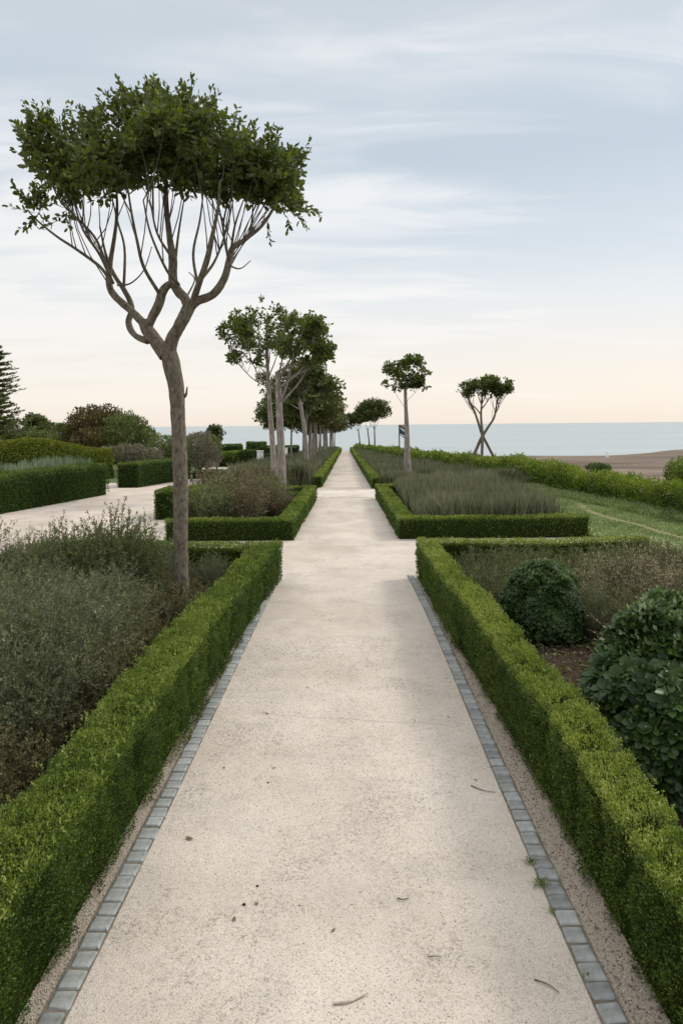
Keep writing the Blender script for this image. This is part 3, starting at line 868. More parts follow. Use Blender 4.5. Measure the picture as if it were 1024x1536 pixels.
# wild hedge on the right
def wild_right():
    ys_ = [14, 18, 22, 27, 33, 40, 50, 62, 78, 96, 125, 152]
    ln = [(float(hxf(y)) + .55, y) for y in ys_][::-1]
    hedge('coastal_hedge', 'loose bright green hedge winding from the right edge to the crest before the beach', ln, 1.1, .98, 'wild_leaf',
          seed=51, furrow=.16, rough=.30, round_=.35, topgain=.35, lk=.0026, loose=.12, tone=.1, dens=8,
          hfun=lambda s: .92 + .18 * (vnoise(np.stack([s * .9, s * 0, s * 0], -1), 77) - .4))
wild_right()

# ------------------------------------------------------------------ shrubs
def clump(g, rng, c, r, n, size, mat=0, ratio=.5, shell=.75, rmean=.5, updir=.5, big=False, rz_=.16, hfac=None):
    """leaves through an uneven ellipsoid"""
    c = np.array(c, float); r = np.array(r, float)
    d_ = nz(rng.normal(size=(n, 3)))
    lump = .72 + .5 * vnoise(d_ * 2.3 + c, int(abs(c[0] * 7)) + 1) + .18 * vnoise(d_ * 6.0 + c, 5)
    rad = (shell + (1 - shell) * rng.random(n) ** .5 * 1.0) * lump
    rad *= np.where(rng.random(n) < .25, rng.random(n), 1)
    p = c + d_ * rad[:, None] * r
    dr = nz(d_ * .7 + np.array([0, 0, updir]) + rng.normal(0, .55, (n, 3)))
    pat = vnoise(p / (r.max() * .28), 3)
    rr = np.clip(rmean + .45 * (pat - .5) + rng.normal(0, rz_, n), 0.02, .98)
    sz = size * rng.uniform(.65, 1.35, n)
    (leaf_big if big else leaf_quads)(g, p, dr, sz, sz * ratio, rr, mat, rng=rng)

def wispy_shrub(rng, H, R, stems, leaves_per, lsize, ratio=.35, spread=.5, base_r=.25, lean=.12, side=3):
    """stems with side twigs and small leaves along them; returns (stem geo, leaf geo)"""
    gs, gl = Geo(), Geo()
    th = rng.random(stems) * 6.283; rr = np.sqrt(rng.random(stems))
    A = np.column_stack([np.cos(th) * rr * base_r * R, np.sin(th) * rr * base_r * R, np.zeros(stems)])
    hh = H * (1 - .38 * rr ** 2) * rng.uniform(.72, 1.1, stems)
    C_ = np.column_stack([np.cos(th) * rr * R, np.sin(th) * rr * R, hh]) + rng.normal(0, lean * H * .5, (stems, 3)) * [1, 1, .3]
    B = A * .4 + C_ * .6; B[:, 2] = hh * .55; B[:, :2] = A[:, :2] + (C_[:, :2] - A[:, :2]) * .75
    thin_tubes(gs, A, B, C_, .004 + .003 * H, .0015, rnd=rng.random(stems))
    # side twigs
    t = rng.uniform(.3, .95, (stems, side))
    def q(t_): t_ = t_[..., None]; return (1 - t_) ** 2 * A[:, None] + 2 * t_ * (1 - t_) * B[:, None] + t_ * t_ * C_[:, None]
    sA = q(t).reshape(-1, 3); n2 = len(sA)
    dirs = nz(rng.normal(0, 1, (n2, 3)) * [1, 1, .4] + [0, 0, .9])
    sl = H * rng.uniform(.12, .3, n2)
    sC = sA + dirs * sl[:, None]; sB = (sA + sC) / 2 + rng.normal(0, .02, (n2, 3)) - [0, 0, .02]
    thin_tubes(gs, sA, sB, sC, .0025, .001, rnd=rng.random(n2))
    # leaves along all
    per = leaves_per
    AA = np.concatenate([A, sA]); BB = np.concatenate([B, sB]); CC = np.concatenate([C_, sC])
    cnt = np.concatenate([np.full(stems, per), np.full(n2, max(3, per // 2))])
    idx = np.repeat(np.arange(len(AA)), cnt)
    tt = rng.uniform(.12, 1.0, len(idx)) ** .8; t_ = tt[:, None]
    p = (1 - t_) ** 2 * AA[idx] + 2 * t_ * (1 - t_) * BB[idx] + t_ * t_ * CC[idx]
    tg = nz(2 * (1 - t_) * (BB[idx] - AA[idx]) + 2 * t_ * (CC[idx] - BB[idx]))
    out = nz(rng.normal(size=p.shape)); out = nz(out - tg * np.sum(out * tg, 1)[:, None])
    dr = nz(tg * .8 + out * .8)
    sz = lsize * rng.uniform(.6, 1.3, len(p))
    plant = rng.random(len(AA))[idx]
    r = np.clip(.45 + .5 * (plant - .5) + rng.normal(0, .15, len(p)), .02, .98)
    leaf_quads(gl, p + out * .003, dr, sz, sz * ratio, r, rng=rng)
    return gs, gl

def shrub_proto(name, seed, leaf, H, R, stems, lp, ls, ratio=.35, twig='twig', **kw):
    rng = np.random.default_rng(seed)
    gs, gl = wispy_shrub(rng, H, R, stems, lp, ls, ratio, **kw)
    root = empty(name, (0, 0, 0))
    gl.build('foliage', M[leaf], root); gs.build('stems', M[twig], root)
    return root
used = set()
def put(proto, x, y, rz, s, label, cat='shrub', group=None):
    z = float(zf(x, y))
    if proto.name in used:
        o = copy_tree(proto, (x, y, z), rz, s)
    else:
        used.add(proto.name); o = proto; o.location = (x, y, z); o.rotation_euler = (0, 0, rz); o.scale = s if hasattr(s, '__len__') else (s, s, s)
    for k in ('group',):
        if k in o: del o[k]
    tag(o, label, cat, group)
    return o
rnd = random.Random(5)
greyA = shrub_proto('grey_shrub', 61, 'grey_leaf', 1.25, .62, 170, 46, .026, .34)
greyB = shrub_proto('grey_shrub', 62, 'grey_leaf', 1.15, .66, 170, 46, .026, .30)
greenA = shrub_proto('green_shrub', 63, 'olive_leaf', 1.0, .55, 130, 40, .024, .42)
greenB = shrub_proto('green_shrub', 60, 'olive_leaf', 1.3, .55, 210, 60, .028, .45)
brownA = shrub_proto('brown_shrub', 64, 'brown_leaf', .62, .42, 90, 34, .024, .5)
GL = 'grey-green shrubs massed in the left bed'
lab = 'grey-green fine-leaved shrub in the dense mass filling the left bed'
spots = [(-3.05, 5.0), (-3.0, 6.1), (-4.1, 6.2), (-3.2, 7.2), (-4.3, 7.5), (-3.1, 8.3), (-4.0, 8.6), (-5.0, 8.4), (-3.2, 9.4), (-4.2, 9.8), (-5.2, 9.9), (-3.3, 10.5), (-4.9, 11.0), (-2.7, 3.9), (-3.6, 4.6), (-2.72, 4.75), (-2.95, 5.6)]
for i, (x, y) in enumerate(spots):
    x += (.38 if y > 5.2 else -.05) if y < 9 else .2
    s = rnd.uniform(.95, 1.18) * (1.0 if y < 8 else .86) * (.85 if i >= 13 else 1)
    put([greyA, greyB][i % 2], x, y, rnd.uniform(0, 6.28), (s, s, s * rnd.uniform(.9, 1.05)), lab, group=GL)
put(greenB, -3.05, 9.75, 1, (1.0, 1.0, 1.14), 'dark green bushy shrub with taller upright sprigs at the back of the left bed')
put(greenA, -4.65, 9.9, 2.5, (1.1, 1.1, 1.25), 'dark green shrub at the left edge of the left bed beyond the grey mass')
put(greenB, -3.75, 10.0, 3, (1.0, 1.0, 1.0), 'broad dark green shrub at the back of the left bed, left of the tallest sprigs')
put(greenA, -2.9, 6.6, 2, (.9, .9, 1.0), 'olive-green shrub among the grey ones in the middle of the left bed')
put(greenA, -3.3, 5.5, 2, (.9, .9, 1.05), 'olive-green shrub among the grey ones at the near left edge')
put(greyB, -2.05, 11.1, 2.5, (.55, .55, .6), 'small silvery shrub in the far corner of the left bed against the hedge')
put(greyA, -2.75, 11.0, .5, (.7, .7, .62), 'pale grey shrub just right of the big trunk at the back of the left bed')
GB = 'low brown shrubs behind the left hedge'
for i, (x, y) in enumerate([(-2.0, 3.0), (-2.2, 3.6), (-2.3, 4.3), (-2.25, 5.0), (-2.3, 5.7), (-2.2, 6.4), (-2.3, 7.1), (-2.15, 7.8), (-2.5, 8.3), (-2.6, 8.9), (-2.05, 9.0), (-2.55, 4.7), (-2.6, 6.7), (-2.35, 9.9)]):
    s = rnd.uniform(.85, 1.15)
    put(brownA, x, y, rnd.uniform(0, 6.28), s, 'low brownish leafy shrub tucked behind the left hedge', group=GB)

# right near bed: wispy dry shrubs
dryA = shrub_proto('dry_shrub', 65, 'dry_twig_leaf', .75, .6, 130, 26, .022, .38)
dryB = shrub_proto('dry_shrub', 66, 'brown_leaf', .7, .55, 120, 30, .02, .42)
olvA = shrub_proto('green_shrub', 67, 'olive_leaf', .62, .55, 130, 34, .02, .45)
GR = 'wispy brown shrubs in the right bed'
for i, (x, y) in enumerate([(4.1, 8.9), (4.9, 9.2), (3.8, 9.9), (4.6, 10.2), (5.4, 10.0), (3.5, 8.1), (4.3, 7.8), (5.2, 8.3), (3.2, 9.4), (5.9, 9.4), (5.7, 10.9), (4.9, 11.2), (3.1, 7.3)]):
    s = rnd.uniform(1.0, 1.3)
    put([dryA, dryB, dryA, dryB][i % 4], x, y, rnd.uniform(0, 6.28), (s, s, s * (.95 if i not in (5, 12) else .7)), 'wispy brown twiggy shrub in the mass filling the right bed', group=GR)
for i, (x, y) in enumerate([(3.7, 8.6), (4.5, 9.5), (5.3, 9.1), (4.1, 10.6), (5.1, 10.7), (3.4, 9.8)]):
    put(olvA, x, y, rnd.uniform(0, 6.28), rnd.uniform(1.15, 1.35), 'olive-green leafy shrub growing through the brown mass of the right bed', group='olive shrubs among the brown ones in the right bed')
GO = 'low olive shrubs at the back of the right bed'
for i, (x, y) in enumerate([(2.3, 10.9), (2.9, 11.3), (3.6, 11.2), (4.2, 11.5), (2.7, 10.1), (1.95, 10.2), (3.3, 10.5), (2.2, 11.75), (3.2, 11.8), (4.7, 11.8), (5.4, 11.7), (3.9, 11.85), (2.7, 11.6)]):
    put(olvA, x, y, rnd.uniform(0, 6.28), rnd.uniform(.95, 1.2), 'low olive-green shrub along the back of the right bed', group=GO)
put(dryB, 2.05, 9.3, 1.2, (.75, .75, .85), 'reddish brown twiggy shrub behind the right hedge left of the round bush')
put(dryB, 1.98, 10.9, 3.2, (.55, .55, .7), 'dark brown twiggy shrub in the far left corner of the right bed')
put(greyB, 2.88, 8.75, 1.2, (.45, .45, .62), 'thin pale green sprigs growing against the right side of the round bush')
put(greyA, 2.75, 4.35, .3, (.38, .38, .3), 'small silver-green plant at the right edge below the big-leaved bush')
put(greyB, 2.5, 3.6, .3, (.38, .38, .3), 'small silver plant behind the near end of the right hedge')

def round_bush(name, label, c, r, n, lsize, leaf, seed, frost=0, ratio=.6, nstem=14):
    rng = np.random.default_rng(seed)
    root = empty(name, c); tag(root, label, 'bush')
    g = Geo()
    # rosettes over a dome plus an inner layer
    d_ = nz(rng.normal(size=(n, 3))); d_[:, 2] = np.abs(d_[:, 2]) * 1.0 - .35 * (rng.random(n) < .35)
    d_ = nz(d_)
    lump = .74 + .40 * vnoise(d_ * 2.2 + seed, seed) + .14 * vnoise(d_ * 6.5 + seed, seed + 1)
    rad = lump * (1 - .30 * rng.random(n) ** 2.2)
    p = d_ * rad[:, None] * np.array(r) + np.array([0, 0, r[2] * .36])
    p[:, 2] = np.maximum(p[:, 2], .04)
    K = 5
    ax = nz(d_ + [0, 0, .35] + rng.normal(0, .3, d_.shape))
    x, z = frames(ax, rng)
    P_, D_, R_ = [], [], []
    pr = np.clip(.36 + .5 * (vnoise(p * 4, 5) - .5) + rng.normal(0, .1, n), .02, .98)
    for k in range(K):
        a = k * 2.4 + rng.random(n) * .5
        dd = nz(ax * .55 + (np.cos(a)[:, None] * x + np.sin(a)[:, None] * z) * .9)
        P_.append(p + dd * lsize * .1); D_.append(dd); R_.append(np.clip(pr + rng.normal(0, .1, n), 0, 1))
    P_ = np.concatenate(P_); D_ = np.concatenate(D_); R_ = np.concatenate(R_)
    sz = lsize * rng.uniform(.65, 1.25, len(P_))
    # blades face outward-up
    dn = np.tile(d_, (K, 1)) + [0, 0, .6]
    xx = nz(np.cross(D_, dn) + rng.normal(0, .15, D_.shape)); zz = np.cross(xx, D_)
    leaf_big(g, P_, D_, sz, sz * ratio, R_, 0, x=xx, z=zz, rng=rng)
    g.build('foliage', M[leaf], root)
    gs = Geo()
    A = np.zeros((nstem, 3)) + rng.normal(0, .05, (nstem, 3)) * [1, 1, 0]
    dd = nz(np.abs(rng.normal(size=(nstem, 3))) * [1, 1, .8] * np.sign(rng.normal(size=(nstem, 3)) * [1, 1, 0] + [0, 0, 1]))
    C_ = dd * np.array(r) * .85 + [0, 0, r[2] * .3]
    thin_tubes(gs, A, (A + C_) / 2 - [0, 0, .05], C_, .012, .005)
    gs.build('stems', M['twig'], root)
    if frost:
        gf = Geo()
        m_ = frost
        e = nz(rng.normal(size=(m_, 3)) + [0, .25, 1.1]); e[:, 2] = np.abs(e[:, 2])
        lum = .74 + .40 * vnoise(e * 2.2 + seed, seed) + .14 * vnoise(e * 6.5 + seed, seed + 1)
        q = e * (lum * 1.02)[:, None] * np.array(r) + np.array([0, 0, r[2] * .36])
        dd = nz(e + rng.normal(0, .45, e.shape)); s2 = lsize * .6 * rng.uniform(.6, 1.3, m_)
        leaf_quads(gf, q, dd, s2, s2 * .5, rng.random(m_), rng=rng)
        gf.build('young_shoots', M['frost_leaf'], root)
    return root
round_bush('round_bush', 'dome-shaped dark green bush with small leaves in the middle of the right bed', (2.42, 9.0, 0), (.54, .52, .60), 5200, .040, 'glossy_leaf', 71, 3600, .6)
round_bush('broadleaf_bush', 'large dark bush with broad glossy leaves at the right edge', (2.50, 5.55, 0), (.72, .72, .84), 3000, .085, 'glossy_leaf', 72, 3800, .68)

# second left bed: brown seedheads
stemA = shrub_proto('seedhead_shrub', 68, 'olive_leaf', 1.05, .5, 120, 14, .055, .36)
stemB = shrub_proto('seedhead_shrub', 69, 'seed_leaf', 1.05, .55, 130, 14, .055, .32)
GS = 'brown seedhead shrubs in the small square bed'
for i, (x, y) in enumerate([(-3.2, 18.2), (-2.5, 18.3), (-3.3, 19.3), (-2.6, 19.5), (-3.9, 18.9), (-3.4, 20.6), (-2.4, 20.8), (-3.0, 21.8), (-2.1, 22.0), (-2.0, 19.8), (-3.7, 22.4), (-2.7, 23.9), (-3.5, 24.2), (-4.3, 23.6)]):
    s = rnd.uniform(1.05, 1.32) * (.85 if y < 19 else 1.0) * (.8 if x > -2.3 else 1)
    put([stemA, stemB][i % 2], x, y, rnd.uniform(0, 6.28), s, 'brown feathery seedhead shrub in the small square bed left of the path', group=GS)

# ------------------------------------------------------------------ blade fields (stuff)
def blades(name, label, cat, pts, H, W, mat, seed, lean=.18, rmean=.45, mound=0):
    rng = np.random.default_rng(seed)
    n = len(pts)
    z = zf(pts[:, 0], pts[:, 1])
    p = np.column_stack([pts, z])
    hmod = .60 + .45 * vnoise(np.column_stack([pts * 1.5, z * 0]), seed) + .30 * vnoise(np.column_stack([pts * .5, z * 0]), seed + 8)
    hh = H * rng.uniform(.6, 1.12, n) * hmod
    ww = W * rng.uniform(.6, 1.3, n) * np.ones(n)
    a = rng.random(n) * 6.28
    x = np.column_stack([np.cos(a), np.sin(a), 0 * a])
    d1 = rng.normal(0, lean, (n, 3)) * [1, 1, 0]
    top = p + np.column_stack([d1[:, :2] * hh[:, None], hh]); mid = p + np.column_stack([d1[:, :2] * hh[:, None] * .3, hh * .55])
    V = np.stack([p - x * ww[:, None] * .3, p + x * ww[:, None] * .3, mid + x * ww[:, None] * .5, mid - x * ww[:, None] * .5, top], 1)
    b = np.arange(n)[:, None] * 5
    pat = vnoise(np.column_stack([pts * .9, z * 0]), seed + 2) * .6 + vnoise(np.column_stack([pts * 3.7, z * 0]), seed + 3) * .4
    r = np.clip(rmean + .7 * (pat - .5) + rng.normal(0, .17, n), .02, .98)
    g = Geo(); g.add(V.reshape(-1, 3), b + [0, 1, 2, 3], np.repeat(r, 5))
    g.t.append(b + [3, 2, 4]); g.tm.append(np.zeros(n))
    return tag(g.build(name, M[mat]), label, cat, kind='stuff')
def scatter(n, f, y0, y1, pw, seed):
    rng = np.random.default_rng(seed)
    y = y0 + (y1 - y0) * rng.random(n) ** pw
    a, b = f(y)
    return np.column_stack([a + (b - a) * rng.random(n), y])
# right bed 2
rng0 = np.random.default_rng(99)
pts = scatter(30000, lambda y: (1.75 + 0 * y, 5.5 + 0 * y), 17.3, 26.2, 1.0, 81)
keep = (pts[:, 0] < 5.2 + .3 * np.sin(pts[:, 1] * 2)) & ~((pts[:, 0] < 2.1) & (rng0.random(len(pts)) < .7))
blades('lavender_bed', 'grey-green spiky grass filling the bed behind the low hedge right of the path', 'ground cover', pts[keep], .88, .028, 'lavender', 82, lean=.16)
pts = scatter(46000, lambda y: (1.5 + 0 * y, hxf(y) - .3), 30, 152, 1.9, 83)
blades('lavender_bed', 'grey-green grass filling the far right bed up to the crest', 'ground cover', pts, .62, .06, 'lavender', 84, lean=.14, rmean=.42)
pts = scatter(52000, lambda y: (-4.9 - 0 * y, -1.45 + 0 * y), 30.8, 152, 1.9, 85)
blades('lavender_bed', 'tall grey-green grass under the row of trees left of the path', 'ground cover', pts, .95, .06, 'lavender', 86, lean=.14, rmean=.4)
pts = scatter(9000, lambda y: (-21 + 0 * y, -11.8 + 0 * y), 32.2, 34.6, 1.0, 87)
blades('spire_plants', 'pale grey-green upright spires in a band behind the long hedge at the left edge', 'ground cover', pts, 1.25, .085, 'silver_spire', 88, lean=.05)
pts = scatter(70000, lambda y: (np.where(y > 16.6, 5.6, 6.2), hxf(y) - .05), 11, 34, 1.0, 89)
trc = np.array(tr); pts = pts[np.min(np.hypot(pts[:, None, 0] - c_tr[None, :, 0], pts[:, None, 1] - c_tr[None, :, 1]), axis=1) > .10]
blades('grass', 'short green grass on the lawn before the coastal hedge', 'grass', pts, .055, .02, 'grass_blade', 90, lean=.5, rmean=.5)
pts = scatter(9000, lambda y: (hxf(y) - .9, hxf(y) + .1), 11, 34, 1.0, 91)
blades('long_grass', 'longer grey-green grass at the foot of the coastal hedge', 'grass', pts, .22, .03, 'grass_blade', 92, lean=.5, rmean=.45)

# mulch litter in the right bed
def litter(name, label, n, f, y0, y1, size, seed, mat):
    rng = np.random.default_rng(seed)
    pts = scatter(n, f, y0, y1, 1.0, seed)
    p = np.column_stack([pts, zf(pts[:, 0], pts[:, 1]) + .01 + rng.random(n) * .03])
    dr = nz(rng.normal(size=(n, 3)) * [1, 1, .3])
    g = Geo(); sz = size * rng.uniform(.5, 1.6, n)
    leaf_quads(g, p, dr, sz, sz * .25, rng.random(n), rng=rng)
    return tag(g.build(name, M[mat]), label, 'mulch', kind='stuff')
litter('bark_mulch', 'reddish brown bark mulch covering the open soil of the right bed', 16000, lambda y: (1.7 + 0 * y, 5.5 + 0 * y), 3, 12, .06, 95, 'brown_leaf')
litter('leaf_litter', 'brown leaf litter under the shrubs of the left bed', 8000, lambda y: (-5.5 + 0 * y, -1.95 + 0 * y), 3, 12, .05, 96, 'brown_leaf')

# ------------------------------------------------------------------ far bushes
def bush(name, label, lobes, leaf, n, size, seed, group=None, ratio=.5, trunk=True, cat='bush', updir=.6):
    """lobes: list of (px, py, Y, rpx, rpy)"""
    rng = np.random.default_rng(seed)
    cs = [P(a, b, Y) for a, b, Y, r1, r2 in lobes]
    x0 = np.mean([c[0] for c in cs]); y0 = np.mean([c[1] for c in cs])
    z0 = float(zf(x0, y0))
    root = empty(name, (x0, y0, z0)); tag(root, label, cat, group)
    g = Geo(); g2 = Geo(); org = np.array([x0, y0, z0])
    tot = sum(l[3] * l[4] for l in lobes)
    for (a, b, Y, r1, r2), c in zip(lobes, cs):
        rr = np.array([r1 * Y / FPX, r1 * Y / FPX, r2 * Y / FPX])
        clump(g, rng, c - org, rr, int(n * r1 * r2 / tot), size, ratio=ratio, rmean=.5, updir=updir, shell=.55)
        tube(g2, [(0, 0, -.1), (c - org) * [.3, .3, .35], (c - org) * [.9, .9, .95]], [.12, .08, .03], 6)
    g.build('foliage', M[leaf], root); g2.build('stems', M['twig'], root)
    return root
bush('tall_bush', 'large rusty-green rounded bush on the left skyline', [(133, 640, 50, 30, 27), (160, 634, 51, 26, 24), (120, 655, 50, 26, 20), (150, 660, 49, 36, 18)], 'rust_leaf', 16000, .17, 101)
bush('tall_bush', 'olive bush with upright tips leaning against the rusty one on the left skyline', [(188, 645, 50, 30, 24), (212, 658, 50, 24, 18), (176, 660, 49, 30, 18)], 'olive_leaf', 14000, .16, 102, updir=1.4)
bush('far_thicket', 'low dark green thicket under the skyline trees at the left edge', [(10, 658, 66, 40, 12), (60, 660, 66, 36, 11), (100, 664, 66, 26, 10), (140, 666, 64, 30, 10)], 'far_leaf', 14000, .2, 100)
bush('dry_bush', 'pale grey-brown dry shrub mass in front of the skyline bushes', [(160, 684, 44, 26, 13), (192, 682, 44, 28, 15), (222, 686, 44, 22, 12)], 'dry_pink', 9000, .12, 103, updir=1)
bush('dry_bush', 'greyish olive shrub just left of the big trunk', [(245, 676, 46, 24, 22), (268, 680, 46, 20, 22)], 'olive_leaf', 7000, .12, 104, updir=.9)
bush('dry_bush', 'grey-brown twiggy shrub just right of the big trunk', [(296, 674, 47, 24, 24), (312, 684, 47, 20, 18), (286, 690, 46, 18, 14)], 'dry_pink', 8000, .11, 105, updir=.9)
bush('dry_bush', 'olive shrub top showing behind the grey-brown one right of the big trunk', [(302, 662, 49, 20, 12), (318, 668, 49, 14, 12)], 'olive_leaf', 4000, .12, 106, updir=.9)
bush('round_bush', 'bright green bush rising behind the coastal hedge at the right edge', [(1020, 712, 27, 24, 24), (1040, 715, 28, 30, 26)], 'wild_leaf', 7000, .08, 107)
bush('round_bush', 'small dark tuft showing above the coastal hedge', [(892, 702, 34, 14, 6), (906, 703, 34, 10, 5)], 'box_dark', 1800, .08, 108)

# ------------------------------------------------------------------ trees
def twig_fill(g, rng, nodes, targets, r0=.012, r1=.004, prefer_low=.5):
    nodes = np.array(nodes)
    A, C_ = [], []
    for t in targets:
        dd = nodes - t
        cost = np.hypot(dd[:, 0], dd[:, 1]) * 1.3 + np.abs(dd[:, 2] + rng.uniform(.5, 1.6)) + rng.random(len(nodes)) * .5
        cost[nodes[:, 2] > t[2] - .2] += 5
        A.append(nodes[np.argmin(cost)]); C_.append(t)
    A = np.array(A); C_ = np.array(C_)
    B = A + (C_ - A) * [.5, .5, .42] + rng.normal(0, .11, A.shape) * np.linalg.norm(C_ - A, axis=1)[:, None]
    return thin_tubes(g, A, B, C_, r0, r1)

def lobes_leaves(g, rng, lobes, nros, lsize, K=6, ratio=.5, big=True, thin=.52, rmean=.45):
    """rosettes of leaves through uneven lobes; lobes list of (centre, radii)"""
    vol = np.array([np.prod(r) for c, r in lobes]) ** .75
    cnt = (nros * vol / vol.sum()).astype(int)
    ps, ds = [], []
    for (c, r), n in zip(lobes, cnt):
        d_ = nz(rng.normal(size=(n, 3)))
        lump = .70 + .45 * vnoise(d_ * 2.5 + np.array(c) * 3, 7) + .25 * vnoise(d_ * 6 + np.array(c) * 3, 8)
        rad = (rng.random(n) ** .38) * lump
        ps.append(np.array(c) + d_ * rad[:, None] * np.array(r)); ds.append(d_)
    p = np.concatenate(ps); d_ = np.concatenate(ds); n = len(p)
    # thin out by clumps so sky shows through near the edges
    keep = vnoise(p * 2.6 / (lsize / .1), 21) + .5 * vnoise(p * 7 / (lsize / .1), 22) > thin
    p, d_ = p[keep], d_[keep]; n = len(p)
    ax = nz(d_ * .8 + [0, 0, .55] + rng.normal(0, .45, p.shape))
    x, z = frames(ax, rng)
    pr = np.clip(rmean + .55 * (vnoise(p * 2.2, 31) - .5) + rng.normal(0, .08, n), .02, .98)
    P_, D_, R_ = [], [], []
    for k in range(K):
        a = k * 6.283 / K + rng.random(n)
        up = rng.uniform(.2, 1.1, (n, 1))
        dd = nz(ax * up + (np.cos(a)[:, None] * x + np.sin(a)[:, None] * z))
        P_.append(p + dd * lsize * .12 - ax * (rng.random((n, 1)) * lsize * .8)); D_.append(dd); R_.append(np.clip(pr + rng.normal(0, .12, n), 0, 1))
    P_ = np.concatenate(P_); D_ = np.concatenate(D_); R_ = np.concatenate(R_)
    sz = lsize * rng.uniform(.55, 1.4, len(P_))
    (leaf_big if big else leaf_quads)(g, P_, D_, sz, sz * ratio, R_, rng=rng)
    return p

def sprigs(g, gt, rng, bases, dirs, length, lsize, per=11, ratio=.5):
    """upright leafy shoots"""
    n = len(bases)
    L_ = length * rng.uniform(.5, 1.2, n)[:, None]
    C_ = bases + dirs * L_
    B = (bases + C_) / 2 + rng.normal(0, .03, bases.shape)
    thin_tubes(gt, bases, B, C_, .005, .002)
    t = np.tile(np.linspace(.15, 1, per), n)[:, None]; idx = np.repeat(np.arange(n), per)
    p = (1 - t) ** 2 * bases[idx] + 2 * t * (1 - t) * B[idx] + t * t * C_[idx]
    o = nz(rng.normal(size=p.shape)); dr = nz(dirs[idx] * .8 + o * .9)
    sz = lsize * rng.uniform(.7, 1.25, len(p)) * (1.1 - .3 * t[:, 0])
    leaf_big(g, p, dr, sz, sz * ratio, np.clip(rng.normal(.5, .18, len(p)), 0, 1), rng=rng)

